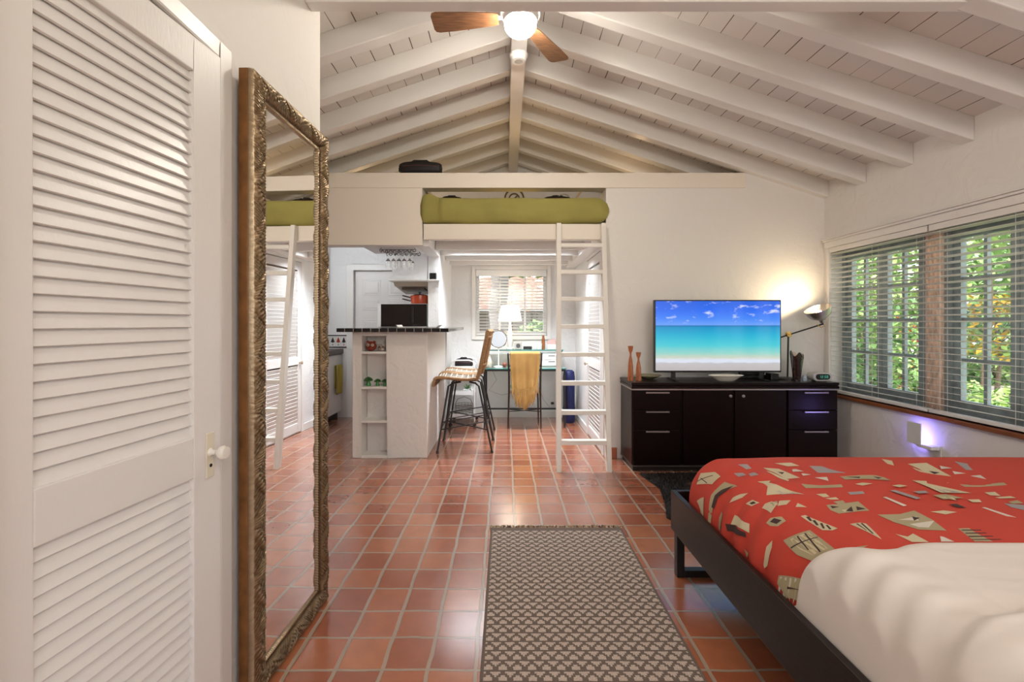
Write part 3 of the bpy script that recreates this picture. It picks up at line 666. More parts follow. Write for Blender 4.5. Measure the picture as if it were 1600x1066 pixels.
# television with a beach picture
def tv_mat():
    m = bpy.data.materials.new('beach_picture'); m.use_nodes = True; N, L = nodes(m); p = N['Principled BSDF']
    p.inputs['Base Color'].default_value = (.005, .005, .006, 1); p.inputs['Roughness'].default_value = .12
    tc = N.new('ShaderNodeTexCoord'); sp = N.new('ShaderNodeSeparateXYZ'); L.new(tc.outputs['Generated'], sp.inputs[0])
    nz = N.new('ShaderNodeTexNoise'); nz.inputs['Scale'].default_value = 5; nz.inputs['Detail'].default_value = 8
    mp = N.new('ShaderNodeMapping'); mp.inputs['Scale'].default_value = (2.2, 1, 9); L.new(tc.outputs['Generated'], mp.inputs[0]); L.new(mp.outputs[0], nz.inputs[0])
    pw = N.new('ShaderNodeMapRange'); pw.inputs[1].default_value = 0; pw.inputs[2].default_value = .62; pw.inputs[3].default_value = .10; pw.inputs[4].default_value = 0.0; L.new(sp.outputs[2], pw.inputs[0])
    n0 = N.new('ShaderNodeMath'); n0.operation = 'SUBTRACT'; n0.inputs[1].default_value = .5; L.new(nz.outputs[0], n0.inputs[0])
    ma = N.new('ShaderNodeMath'); ma.operation = 'MULTIPLY_ADD'; L.new(n0.outputs[0], ma.inputs[0]); L.new(pw.outputs[0], ma.inputs[1]); L.new(sp.outputs[2], ma.inputs[2])
    cr = N.new('ShaderNodeValToRGB'); e = cr.color_ramp.elements
    e[0].position = 0; e[0].color = (.43, .40, .40, 1); e[1].position = 1; e[1].color = (.012, .10, .62, 1)
    for ps, c_ in ((.105, (.47, .45, .46)), (.125, (.60, .64, .74)), (.155, (.60, .64, .72)), (.19, (.50, .55, .45)), (.25, (.25, .55, .50)), (.36, (.06, .50, .57)), (.50, (.012, .38, .56)), (.62, (.004, .25, .50)), (.645, (.003, .14, .38)), (.655, (.12, .30, .78)), (.75, (.045, .20, .78)), (.86, (.02, .13, .74))):
        cr.color_ramp.elements.new(ps).color = (*c_, 1)
    L.new(ma.outputs[0], cr.inputs[0])
    cl = N.new('ShaderNodeTexNoise'); cl.inputs['Scale'].default_value = 4.6; cl.inputs['Detail'].default_value = 9; cl.inputs['Roughness'].default_value = .55
    m2 = N.new('ShaderNodeMapping'); m2.inputs['Scale'].default_value = (2.1, 1, 2.6); m2.inputs['Location'].default_value = (3.3, 0, 1.2); L.new(tc.outputs['Generated'], m2.inputs[0]); L.new(m2.outputs[0], cl.inputs[0])
    c1 = N.new('ShaderNodeMapRange'); c1.inputs[1].default_value = .56; c1.inputs[2].default_value = .68; c1.inputs[3].default_value = 0; c1.inputs[4].default_value = .85; L.new(cl.outputs[0], c1.inputs[0])
    c2 = N.new('ShaderNodeMapRange'); c2.inputs[1].default_value = .66; c2.inputs[2].default_value = .72; L.new(sp.outputs[2], c2.inputs[0])
    c3 = N.new('ShaderNodeMath'); c3.operation = 'MULTIPLY'; L.new(c1.outputs[0], c3.inputs[0]); L.new(c2.outputs[0], c3.inputs[1])
    mix = N.new('ShaderNodeMixRGB'); L.new(c3.outputs[0], mix.inputs[0]); L.new(cr.outputs[0], mix.inputs[1]); mix.inputs[2].default_value = (.62, .66, .80, 1)
    L.new(mix.outputs[0], p.inputs['Emission Color']); p.inputs['Emission Strength'].default_value = .78
    return m
TX0, TX1, TZ0, TZ1, TY = 1.297, 2.404, .820, 1.452, 3.98
r = thing('television', (1.85, TY, CT), 'flat television showing a turquoise beach, on the sideboard', 'television')
MB().box(TX0, TX1, TY-.006, TY+.035, TZ0, TZ1).build('casing', M_blackp, r, smooth=False, bevel=.004)
MB().box(TX0+.011, TX1-.011, TY-.0085, TY-.0063, TZ0+.016, TZ1-.010).build('screen', tv_mat(), r, smooth=False)
for x in (1.467, 2.235):
    m = MB(); m.box(x-.018, x+.018, TY, TY+.02, CT+.006, TZ0+.003); m.bar((x, TY-.09, CT+.006), (x, TY+.12, CT+.006), .035, .011); m.build('foot', M_blackp, r, smooth=False, bevel=.003)
# small things
M_cw = mat('turned_wood', (.40, .13, .045), .4, var=.25, vscale=25, stretch=(3, 3, .6))
def candlestick(x, y, h, label):
    s = h/.235
    m = MB(); m.lathe([(.026, 0), (.026, .004), (.024, .05*s), (.022, .10*s), (.016, .14*s), (.009, .165*s), (.0075, .18*s), (.010, .19*s), (.018, .205*s), (.022, .225*s), (.0225, .235*s), (.012, .235*s), (.011, .225*s), (0, .225*s)], (x, y, CT), 10)
    return tag(m.build('candlestick', M_cw, angle=25), label, 'candlestick', 'wooden candlesticks on the sideboard')
candlestick(1.083, 3.95, .30, 'taller carved wooden candlestick at the left end of the sideboard')
candlestick(1.152, 3.95, .245, 'shorter carved wooden candlestick, the right of the pair beside the television')
m = MB(); m.lathe([(.03, 0), (.045, .002), (.09, .022), (.115, .034), (.112, .037), (.085, .026), (.04, .008), (0, .006)], (1.27, 4.06, CT), 28)
tag(m.build('shallow_bowl', mat('olive_glass', (.42, .38, .22), .12, trans=.35)), 'shallow tinted glass bowl behind the candlesticks', 'bowl')
def sdish(u, v): pass
m = MB(); m.lathe([(.05, 0), (.07, .003), (.10, .022), (.135, .045), (.150, .050), (.146, .054), (.12, .040), (.07, .014), (0, .010)], (1.885, 3.90, CT), 32, sy=.45)
o = tag(m.build('oval_dish', mat('cream_ceramic', (.72, .68, .58), .2, coat=.3)), 'cream oval ceramic dish on the sideboard below the screen', 'dish')
m = MB(); m.box(2.10, 2.36, 4.10, 4.17, CT, CT+.03); m.box(2.12, 2.34, 4.115, 4.155, CT+.03, CT+.055); tag(m.build('media_box', M_blackp, smooth=False, bevel=.004), 'black media box behind the television foot', 'media box')
tag(MB().box(2.325, 2.395, 3.99, 4.08, CT, CT+.055).build('speaker', M_blackp, smooth=False, bevel=.006), 'small black box left of the dark vase', 'speaker')
# vase with swooping lip
def vase():
    cx, cy, n, q = 2.492, 3.90, 14, 28
    def prof(t): return .030 + .024*t**1.1
    m = MB()
    def fn(sg):
        def g(u, v):
            a = 2*PI*v; top = .205 + .045*math.cos(2*a)**2*(1 if abs(math.cos(a)) > .7 else 1) - .015*math.cos(a)
            t = u; rr = prof(t)*(1-.12*sg); return (cx+rr*math.cos(a), cy+rr*.8*math.sin(a), CT + (.004*sg) + t*top)
        return g
    m.grid(fn(0), n, q); m.grid(fn(1), n, q, mi=1)
    m.lathe([(.030, 0), (0, 0)], (cx, cy, CT), q, sy=.8)
    o = tag(m.build('vase', [mat('mosaic_glaze', (.022, .011, .010), .18, var=.95, vscale=45, coat=.5), mat('cream_inside', (.68, .55, .42), .35)]), 'dark mottled vase with a swooping lip beside the television', 'vase')
vase()
# reading lamp
LB = Vector((2.487, 4.02, CT))
r = thing('reading_lamp', LB, 'black and brass articulated reading lamp with a metal shade in the corner', 'lamp')
MB().lathe([(.085, 0), (.085, .012), (.075, .018), (.012, .024), (0, .024)], LB, 28).build('base', M_black, r)
J = Vector((2.495, 4.02, 1.150)); MB().tube([LB+Vector((0, 0, .02)), J], .0075, 10).build('pole', M_black, r)
A0, A1 = Vector((2.405, 4.02, 1.118)), Vector((2.775, 3.98, 1.243))
MB().tube([A0, A1], .0065, 10).build('arm', M_black, r)
m = MB(); m.lathe([(.021, -.016), (.024, -.012), (.024, .012), (.021, .016)], J, 20, mtx=Matrix.Rotation(R(90), 3, 'X')); m.tube([J, J+Vector((0, -.03, 0))], .006, 8)
m.build('joint', M_brass, r)
m = MB(); m.tube([A1+Vector((-.06, -.005, -.005)), A1+Vector((-.02, 0, -.03)), A1+Vector((.01, 0, -.02)), A1], .0035, 8); m.build('brass_loop', M_brass, r)
ax = Vector((-.42, -.10, .90)).normalized(); q_ = ax.to_track_quat('Z', 'Y').to_matrix()
so = A1 + Vector((-.005, 0, .015))
m = MB(); m.lathe([(0, -.006), (.020, -.002), (.024, .02), (.042, .034), (.074, .056), (.094, .088), (.104, .130), (.1025, .130), (.091, .088), (.070, .059), (.038, .038), (0, .03)], so, 32, mtx=q_)
m.build('shade', mat('gunmetal', (.42, .39, .37), .28, .9), r)
MB().ell(so+ax*.085, (.024, .024, .028)).build('bulb', mat('lit_bulb', (1, 1, 1), .4, emis=(1, .80, .5), estr=18), r)
bpy.data.objects['reading_lamp_bulb'].location = so+ax*.13
# clock radio
r = thing('clock_radio', (2.69, 3.90, CT), 'silver clock radio with a black oval display at the right end of the sideboard', 'clock radio')
def pill(x0, x1, y0, y1, z0, z1, k=10):
    rr = (z1-z0)/2; pl = [(x0+rr-rr*math.sin(PI*i/k), z0+rr-rr*math.cos(PI*i/k)) for i in range(k+1)] + [(x1-rr+rr*math.sin(PI*i/k), z0+rr+rr*math.cos(PI*i/k)) for i in range(k+1)]
    return MB().prism(pl, y0, y1)
pill(2.605, 2.768, 3.86, 3.95, CT+.006, CT+.078).build('case', mat('silver_plastic', (.55, .53, .52), .35, .3), r, angle=30, bevel=.003)
pill(2.628, 2.748, 3.856, 3.861, CT+.018, CT+.066).build('display', M_blackp, r, angle=30)
m = MB(); m.box(2.645, 2.73, 3.88, 3.94, CT, CT+.008); m.build('foot', M_blackp, r, smooth=False)
m = MB()
def seg7(x, z, h, code):
    s = h/2; t = .0012
    P_ = {'a': (x, x+s, z+h, z+h), 'g': (x, x+s, z+s, z+s), 'd': (x, x+s, z, z), 'f': (x, x, z+s, z+h), 'b': (x+s, x+s, z+s, z+h), 'e': (x, x, z, z+s), 'c': (x+s, x+s, z, z+s)}
    for c_ in code:
        a, b, c1, d1_ = P_[c_]; m.box(a-t, b+t, 3.8545, 3.8558, c1-t, d1_+t)
for i, c_ in enumerate(('bc', 'abged', 'afgcd', 'abcdef')): seg7(2.658+i*.018+(0 if i < 2 else .006), CT+.034, .018, c_)
m.build('digits', mat('green_digits', (.02, .05, .04), .5, emis=(.1, .5, .35), estr=.5), r, smooth=False)
m = MB(); m.lathe([(.018, 0), (.02, .01), (.018, .04), (.014, .05), (0, .05)], (2.578, 3.93, CT), 18); tag(m.build('small_jar', mat('blue_white_glaze', (.45, .52, .62), .2, var=.4, vscale=60)), 'tiny blue and white jar between the vase and the clock radio', 'jar')

# night light on an outlet below the window
r = thing('wall_outlet', (RX, 3.12, .30), 'white wall outlet below the window, holding the night light', 'outlet')
MB().box(RX-.007, RX-.0005, 3.08, 3.155, .30, .415).build('plate', M_white, r, smooth=False, bevel=.002)
for z in (.325, .372): MB().box(RX-.0095, RX-.0065, 3.10, 3.135, z, z+.026).build('socket', mat('outlet_face', (.70, .68, .64), .4), r, smooth=False, bevel=.001)
r = thing('night_light', (2.90, 3.21, .385), 'white plug-in night light glowing violet on the wall under the window', 'night light')
MB().box(2.872, 2.880, 3.155, 3.262, .400, .552).build('cover', mat('night_cover', (.72, .70, .68), .4), r, smooth=False, bevel=.003)
m = MB(); m.box(2.880, RX-.010, 3.085, 3.20, .385, .410); m.build('plug_body', M_white, r, smooth=False, bevel=.004)
MB().box(2.882, 2.888, 3.17, 3.25, .43, .53).build('glow_strip', mat('violet_led', (.2, .15, 1), .5, emis=(.30, .24, 1), estr=5), r, smooth=False)

# ================================================================ BED
r = thing('bed', (1.7, 1.2, 0), 'low wenge bed frame with black metal sled legs', 'bed')
BX0, BX1, BY0, BY1 = .835, 2.70, .08, 2.305
for x0, x1, y0, y1 in ((BX0, BX0+.025, BY0, BY1), (BX1-.025, BX1, BY0, BY1), (BX0+.025, BX1-.025, BY1-.025, BY1), (BX0+.025, BX1-.025, BY0, BY0+.025)):
    MB().box(x0, x1, y0, y1, .212, .408).build('rail', M_bedwood, r, smooth=False, bevel=.004)
MB().box(BX0+.026, BX1-.026, BY0+.026, BY1-.026, .225, .262).build('slat_base', M_black, r, smooth=False)
for y in (2.255, .16):
    m = MB(); x0, x1 = BX0+.006, BX1-.006
    m.box(x0, x0+.038, y-.02, y+.02, 0, .2115); m.box(x1-.038, x1, y-.02, y+.02, 0, .2115); m.box(x0+.0385, x1-.0385, y-.02, y+.02, 0, .034)
    m.build('leg', M_black, r, smooth=False, bevel=.003)
MB().box(.90, 2.62, .12, 2.235, .263, .338).build('box_mattress', mat('mattress_cloth', (0, 0, 0)), tag_parent := thing('mattress', (1.7, 1.2, .263), 'mattress almost hidden under the red cover, inside the bed frame', 'mattress'), smooth=False, bevel=.02)
FX0, FX1, FY0, FY1, FRC, FR, FZB, FZH = .865, 2.66, .20, 2.275, .13, .23, .40, .238
def bdist(x, y):
    d = min(x-FX0, FX1-x, FY1-y)
    for cx, s in ((FX0+FRC, -1), (FX1-FRC, 1)):
        if (x-cx)*s > 0 and y > FY1-FRC: d = FRC-math.hypot(x-cx, y-(FY1-FRC))
    return d
def bz(x, y, wr=1.0):
    d = bdist(x, y); t = min(max(d, 0)/FR, 1)
    z = FZB + FZH*(1-(1-t)**2)**.5
    side = max(0, 1-d/.28)
    z += wr*(.006*noise.noise(Vector((x*3, y*3, 0))) + side*t*.010*math.sin(y*34+3*math.sin(y*7)+x*6)*(1 if d == x-FX0 or x < 1.3 else .4))
    return z
def shx(x, y):
    d = x-FX0
    return .013*(.5+.5*math.sin(y*36+3.4*math.sin(y*7.3)))*max(0, 1-d/.15) if d < .15 else 0
def clampb(x, y):
    x = min(max(x, FX0), FX1); y = min(y, FY1)
    for cx, s in ((FX0+FRC, -1), (FX1-FRC, 1)):
        if (x-cx)*s > 0 and y > FY1-FRC:
            dx, dy = x-cx, y-(FY1-FRC); l = math.hypot(dx, dy)
            if l > FRC: x, y = cx+dx/l*FRC, FY1-FRC+dy/l*FRC
    return x, y
def ease(n, a, b, e0, e1):
    """non-uniform stations, dense at both ends"""
    o = []; t = 0
    for i in range(n+1):
        u = i/n; o.append(u)
    r_ = []
    for u in o:
        w0 = e0*u**3 + (1-e0)*u if u < .5 else None
        v = 1-u; w1 = 1-(e1*v**3 + (1-e1)*v) if u >= .5 else None
        r_.append(a+(b-a)*(w0 if w0 is not None else w1))
    return r_
CLOTH = {'R': (.56, .050, .028), 'C': (.60, .52, .34), 'G': (.34, .31, .31), 'T': (.40, .34, .20), 'D': (.050, .022, .020), 'W': (.66, .60, .52)}
def cloth_mat(k): return mat('cover_print_'+{'R': 'red', 'C': 'cream', 'G': 'grey', 'T': 'olive', 'D': 'dark', 'W': 'white'}[k], CLOTH[k], .75, bump=.25, bscale=400, bdist=.0006)
keys = 'RCGTDW'
PRINTS = """C 0.912,2.147 0.94,2.057 0.939,1.992 0.906,2.005 0.884,2.131
D 0.889,2.142 0.927,2.051 0.926,2.045 0.889,2.136
D 0.902,2.122 0.901,2.05 0.899,2.052 0.9,2.125
T 0.865,1.946 0.888,1.966 0.911,1.953 0.936,1.945 0.942,1.862 0.921,1.893 0.902,1.923 0.882,1.931 0.869,1.922 0.865,1.925
D 0.874,1.933 0.893,1.941 0.912,1.924 0.938,1.881 0.911,1.899 0.893,1.919 0.874,1.916
C 0.899,1.83 0.913,1.832 0.934,1.81 0.947,1.784 0.927,1.789 0.911,1.81
T 0.865,1.874 0.869,1.876 0.876,1.867 0.876,1.851 0.868,1.845 0.865,1.852
C 0.867,2.09 0.876,2.026 0.865,1.995 0.865,2.036
C 0.873,1.779 0.886,1.776 0.889,1.731 0.892,1.677 0.88,1.663 0.88,1.698 0.876,1.748
D 0.871,1.803 0.875,1.754 0.878,1.678 0.874,1.67 0.872,1.699 0.867,1.789
C 0.917,1.753 0.938,1.736 0.947,1.699 0.926,1.713
D 0.926,1.735 0.938,1.724 0.94,1.708 0.929,1.719
C 0.936,1.672 0.952,1.678 0.969,1.665 0.974,1.632 0.963,1.627 0.94,1.615
T 0.961,1.665 0.98,1.648 0.969,1.624 0.958,1.638
C 0.983,1.64 1.009,1.611 0.988,1.602 0.967,1.62
C 1.001,1.573 1.017,1.586 1.026,1.551
T 0.916,1.6 0.931,1.6 0.951,1.573 0.948,1.548 0.925,1.556 0.916,1.58
D 0.923,1.59 0.936,1.588 0.943,1.561 0.928,1.565
C 1.003,1.814 1.039,1.787 1.023,1.77 1.034,1.732 1.067,1.626 0.978,1.708 1.003,1.745 1.009,1.786
G 1.012,1.71 1.046,1.67 1.057,1.636 1.013,1.67
W 1.195,1.901 1.213,1.907 1.229,1.878 1.18,1.872
W 1.2,1.85 1.208,1.853 1.233,1.839 1.191,1.823
G 0.979,1.953 1.003,1.927 0.999,1.891 0.977,1.912
G 1.01,1.895 1.031,1.89 1.028,1.851 1.002,1.862
C 1.091,1.93 1.145,1.91 1.162,1.799 1.101,1.786 1.09,1.872
D 1.114,1.867 1.138,1.861 1.113,1.834
C 1.078,1.883 1.104,1.774 1.088,1.754 1.072,1.857
G 1.02,2.002 1.051,1.981 1.046,1.936 1.026,1.942
C 1.171,1.986 1.248,1.992 1.257,1.948 1.202,1.942
G 1.297,1.948 1.373,1.948 1.39,1.861 1.276,1.861
C 1.449,2.034 1.522,2.044 1.504,1.901 1.448,1.895
D 1.473,1.992 1.5,1.97 1.469,1.948
C 1.484,2.034 1.572,2.051 1.562,2.031
W 1.223,1.804 1.278,1.812 1.252,1.766
T 1.334,1.818 1.424,1.834 1.486,1.839 1.501,1.807 1.495,1.766 1.417,1.786 1.326,1.781
D 1.349,1.812 1.411,1.812 1.395,1.797
D 1.465,1.818 1.488,1.802 1.461,1.786
T 1.121,1.729 1.185,1.717 1.274,1.729 1.258,1.699 1.166,1.689 1.112,1.689
C 1.328,1.732 1.368,1.746 1.396,1.732 1.343,1.713
C 1.109,1.628 1.149,1.636 1.143,1.607 1.115,1.598
C 1.115,1.59 1.161,1.602 1.158,1.582 1.126,1.58
T 1.123,1.562 1.164,1.574 1.158,1.553 1.126,1.543
T 1.084,1.54 1.124,1.543 1.209,1.562 1.185,1.484 1.146,1.481 1.078,1.472 1.072,1.505
D 1.092,1.533 1.113,1.52 1.085,1.513
C 1.108,1.509 1.171,1.543 1.158,1.52 1.102,1.481
D 1.111,1.488 1.154,1.52 1.13,1.481
D 1.169,1.52 1.185,1.498 1.148,1.488
P 1.237,1.649 1.299,1.658 1.287,1.632 1.228,1.623
C 1.572,1.91 1.607,1.918 1.585,1.881 1.555,1.872
C 1.604,1.881 1.64,1.886 1.627,1.834 1.586,1.834
C 1.738,1.97 1.828,1.979 1.773,1.799 1.679,1.766 1.732,1.91
C 1.721,1.93 1.718,1.761 1.694,1.744 1.709,1.901
D 1.747,1.881 1.774,1.861 1.736,1.845
W 1.849,1.942 1.874,1.912 1.817,1.901
W 1.841,1.878 1.87,1.85 1.815,1.842
W 1.859,1.823 1.911,1.834 1.884,1.786
C 1.446,1.706 1.485,1.717 1.502,1.703 1.459,1.687
C 1.687,2.044 1.711,2.018 1.666,1.954 1.658,1.979
G 1.981,2.011 2.031,1.954 2.038,1.889 1.914,1.895
C 1.58,1.771 1.631,1.766 1.607,1.737 1.672,1.636 1.56,1.632 1.569,1.689
G 1.586,1.685 1.648,1.64 1.576,1.636
T 1.727,1.737 1.822,1.737 1.912,1.749 1.896,1.722 1.77,1.703 1.716,1.703
C 1.986,1.85 2.048,1.856 2.061,1.812 1.988,1.818
G 1.396,1.656 1.419,1.66 1.441,1.582 1.417,1.572
W 1.321,1.596 1.335,1.598 1.339,1.52 1.321,1.513
G 1.471,1.645 1.521,1.651 1.514,1.63 1.471,1.623
T 1.508,1.607 1.563,1.619 1.594,1.586 1.508,1.57
C 1.514,1.592 1.561,1.592 1.547,1.562
D 1.487,1.528 1.518,1.533 1.518,1.5 1.491,1.506
C 1.594,1.572 1.638,1.576 1.621,1.551 1.587,1.549
C 1.728,1.645 1.773,1.651 1.75,1.611 1.718,1.615
C 1.716,1.598 1.783,1.609 1.782,1.59 1.719,1.586
T 1.717,1.556 1.763,1.57 1.754,1.543 1.713,1.539
G 1.687,1.543 1.738,1.528 1.693,1.488 1.676,1.509
C 0.986,1.526 0.998,1.519 1.006,1.447 1.013,1.389 0.997,1.39 0.982,1.412 0.984,1.456
D 0.993,1.508 1.001,1.503 0.993,1.475 0.988,1.479
D 0.994,1.476 1,1.472 0.991,1.44 0.986,1.444
D 0.998,1.446 1.003,1.442 0.991,1.413 0.987,1.417
D 1.002,1.426 1.006,1.422 1,1.397 0.995,1.399
C 1.053,1.394 1.087,1.396 1.098,1.388 1.061,1.285 1.059,1.335
D 1.068,1.389 1.074,1.39 1.064,1.341 1.062,1.342
D 1.082,1.389 1.089,1.391 1.065,1.317 1.062,1.32
T 1.185,1.453 1.257,1.453 1.326,1.479 1.322,1.412 1.296,1.339 1.22,1.346 1.19,1.396
W 1.218,1.412 1.292,1.433 1.273,1.404
W 1.225,1.381 1.321,1.404 1.261,1.358 1.234,1.361
D 1.278,1.433 1.294,1.423 1.259,1.404
C 1.37,1.47 1.423,1.481 1.457,1.47 1.401,1.451
W 1.573,1.506 1.587,1.509 1.612,1.417 1.594,1.401
C 1.479,1.428 1.56,1.433 1.562,1.373 1.472,1.294 1.478,1.358
D 1.496,1.381 1.51,1.351 1.492,1.34
T 1.345,1.355 1.415,1.361 1.435,1.336 1.431,1.28 1.313,1.275
D 1.346,1.346 1.415,1.349 1.409,1.343 1.343,1.34
D 1.336,1.326 1.417,1.332 1.414,1.326 1.334,1.321
D 1.326,1.307 1.422,1.312 1.419,1.307 1.323,1.301
D 1.317,1.288 1.427,1.293 1.424,1.288 1.316,1.284
C 1.127,1.318 1.148,1.301 1.181,1.321 1.179,1.269 1.131,1.268
W 1.243,1.304 1.25,1.301 1.253,1.272 1.216,1.272
T 0.908,1.497 0.93,1.473 0.964,1.443 0.954,1.312 0.94,1.319 0.909,1.35 0.903,1.409
C 0.919,1.473 0.957,1.437 0.947,1.343 0.918,1.364 0.914,1.415
T 0.926,1.434 0.952,1.419 0.946,1.38 0.926,1.391
D 0.932,1.459 0.935,1.456 0.923,1.386 0.921,1.389
D 0.948,1.446 0.951,1.443 0.933,1.351 0.93,1.353
D 0.907,1.448 0.959,1.399 0.958,1.396 0.906,1.443
T 0.991,1.289 1.016,1.276 0.994,1.276
C 0.867,1.548 0.882,1.554 0.895,1.543 0.886,1.532 0.868,1.529 0.866,1.542
T 0.866,1.67 0.865,1.651 0.866,1.642 0.865,1.657
T 0.866,1.45 0.87,1.448 0.881,1.352 0.872,1.349 0.866,1.35 0.865,1.403
W 0.87,1.439 0.871,1.432 0.865,1.433 0.865,1.442
W 0.872,1.419 0.873,1.412 0.865,1.41 0.865,1.419
W 0.874,1.4 0.875,1.393 0.865,1.388 0.866,1.396
W 0.877,1.382 0.877,1.375 0.866,1.367 0.865,1.374
D 0.868,1.402 0.872,1.344 0.872,1.343 0.867,1.401"""
def cover():
    xs = ease(170, FX0, FX1, .7, .7); ys = [FY0 + (FY1-FY0)*(1-(1-i/200)**1.6) for i in range(201)]
    b = MB(); vs = []; nx, ny = len(xs), len(ys)
    for x in xs:
        for y in ys:
            X, Y = clampb(x, y); vs.append((X+shx(X, Y), Y, bz(X, Y)))
    b.add(vs, [(i*ny+j, (i+1)*ny+j, (i+1)*ny+j+1, i*ny+j+1) for i in range(nx-1) for j in range(ny-1)], 0)
    rim = []
    # skirt down into the frame all round
    edge = [(i, 0) for i in range(nx)] + [(nx-1, j) for j in range(1, ny)] + [(i, ny-1) for i in range(nx-2, -1, -1)] + [(0, j) for j in range(ny-2, 0, -1)]
    n = len(edge); top = [vs[i*ny+j] for i, j in edge]; bot = [(p[0], p[1], .34) for p in top]
    b.add(top+bot, [(k, (k+1) % n, n+(k+1) % n, n+k) for k in range(n)], 0)
    # printed motifs follow the surface
    for ln, line in enumerate(PRINTS.split('\n')):
        c_, *pts = line.split(); c_ = 'G' if c_ == 'P' else c_; pts = [tuple(map(float, p.split(','))) for p in pts]
        bm = bmesh.new(); vv = []
        for p in pts:
            if not vv or (Vector((*p, 0))-vv[-1].co).length > 1e-4: vv.append(bm.verts.new((*p, 0)))
        if len(vv) < 3: bm.free(); continue
        try: bm.faces.new(vv)
        except ValueError: bm.free(); continue
        bmesh.ops.triangulate(bm, faces=bm.faces)
        bx = [p[0] for p in pts]; by = [p[1] for p in pts]
        x = math.ceil(min(bx)/.012)*.012
        while x < max(bx):
            bmesh.ops.bisect_plane(bm, geom=bm.verts[:]+bm.edges[:]+bm.faces[:], plane_co=(x, 0, 0), plane_no=(1, 0, 0)); x += .008 if x < 1.1 else .03
        y = math.ceil(min(by)/.02)*.02
        while y < max(by):
            bmesh.ops.bisect_plane(bm, geom=bm.verts[:]+bm.edges[:]+bm.faces[:], plane_co=(0, y, 0), plane_no=(0, 1, 0)); y += .02
        bm.verts.ensure_lookup_table(); bm.verts.index_update()
        lift = .0012 + {'D': .0006, 'W': .0003}.get(c_, 0)
        pv = []
        for v in bm.verts:
            X, Y = v.co.x, v.co.y; e = .004
            n_ = Vector((bz(X-e, Y)-bz(X+e, Y), bz(X, Y-e)-bz(X, Y+e), 2*e)).normalized()
            if X-FX0 < .004: n_ = Vector((-1, 0, .3)).normalized()
            pv.append(Vector((X+shx(X, Y), Y, bz(X, Y))) + n_*(lift+max(0, .0015*(1-(X-FX0)/.08))))
        b.add(pv, [tuple(v.index for v in f.verts) for f in bm.faces], keys.index(c_)); bm.free()
    o = b.build('bed_cover', [cloth_mat(k) for k in keys], fix=False, angle=70)
    bm = bmesh.new(); bm.from_mesh(o.data); bmesh.ops.recalc_face_normals(bm, faces=bm.faces); bm.to_mesh(o.data); bm.free()
    tag(o, 'red bed cover printed with cream and grey abstract shapes', 'bed cover')
cover()
M_sheet = mat('white_cotton', (.78, .72, .66), .8, bump=.15, bscale=300, bdist=.0005)
def sheet():
    xs = ease(120, FX0-.004, FX1+.004, .85, .85); n = 130; b = MB(); vs = []
    for x in xs:
        yb = 1.25 - .035*math.exp(-((x-1.0)/.1)**2) + .11*math.exp(-(x-.865)/.05) + .006*math.sin(x*7)
        for j in range(n+1):
            y = FY0-.05 + (yb-FY0+.05)*j/n
            X = min(max(x, FX0), FX1); d = bdist(X, y); tt = min(max(d, 0)/.11, 1)
            z = max(bz(X, y, .12), FZB + (FZH-.004)*(1-(1-tt)**2.4)**(1/2.4))
            edge = max(0, min(1, (yb-y)/.03)); lift = .004+.014*edge**.5
            side = math.exp(-((x-.93)/.08)**2)
            fold = .55*noise.noise(Vector((x*1.6, y*13+x*3.0, 4))) + .35*noise.noise(Vector((x*2.6, y*27+x*6, 9))) + .15*noise.noise(Vector((x*5, y*50+x*8, 2)))
            ridge = (1-min(1, abs(noise.noise(Vector((x*1.5, y*9+x*2.6, 1.7)))*3)))**2
            near = max(0, min(1, (1.30-y)/.6))
            z += lift + edge*(.0045*fold*(.45+near) + .003*ridge*(.2+near) + .0045*side*math.sin(y*44+5*math.sin(y*6)+x*9))
            z += .022*max(0, min(1, (.94+.04*math.sin(x*6)-y)/.03))
            px = x - (.012*edge + .006*math.sin(y*36+5*math.sin(y*6)))*max(0, 1-(x-FX0)/.12)
            vs.append((max(px, FX0-.003), y, z))
    nx = len(xs); b.add(vs, [(i*(n+1)+j, (i+1)*(n+1)+j, (i+1)*(n+1)+j+1, i*(n+1)+j+1) for i in range(nx-1) for j in range(n)])
    yy = [(max(vs[j][0], .863), vs[j][1]) for j in range(n+1)]
    b.grid(lambda u, v: (vs[round(v*n)][0], vs[round(v*n)][1], vs[round(v*n)][2]*(1-u)+.35*u), 1, n)
    e = [vs[i*(n+1)+n] for i in range(nx)]; b.add(e+[(p[0]+.004, p[1]+.006, bz(p[0], p[1]+.006)-.004) for p in e], [(i, i+1, nx+i+1, nx+i) for i in range(nx-1)])
    tag(b.build('bed_sheet', M_sheet, angle=80), 'rumpled white sheet folded over the near half of the red cover', 'sheet')
sheet()
def pillowy():
    m = MB(); cx, cy, cz = 1.75, .42, .775; hx_, hy_, hz_ = .62, .24, .085
    def g(sg):
        def fn(u, v):
            a, b_ = 2*u-1, 2*v-1; e = (max(0, 1-a**4)*max(0, 1-b_**4))**.5
            return (cx+a*hx_, cy+b_*hy_, cz+sg*hz_*e+.008*noise.noise(Vector((a*5, b_*4, sg))))
        return fn
    m.grid(g(1), 40, 24); m.grid(g(-1), 40, 24)
    tag(m.build('pillow', M_sheet, angle=80), 'white pillow at the near end of the bed', 'pillow')
pillowy()

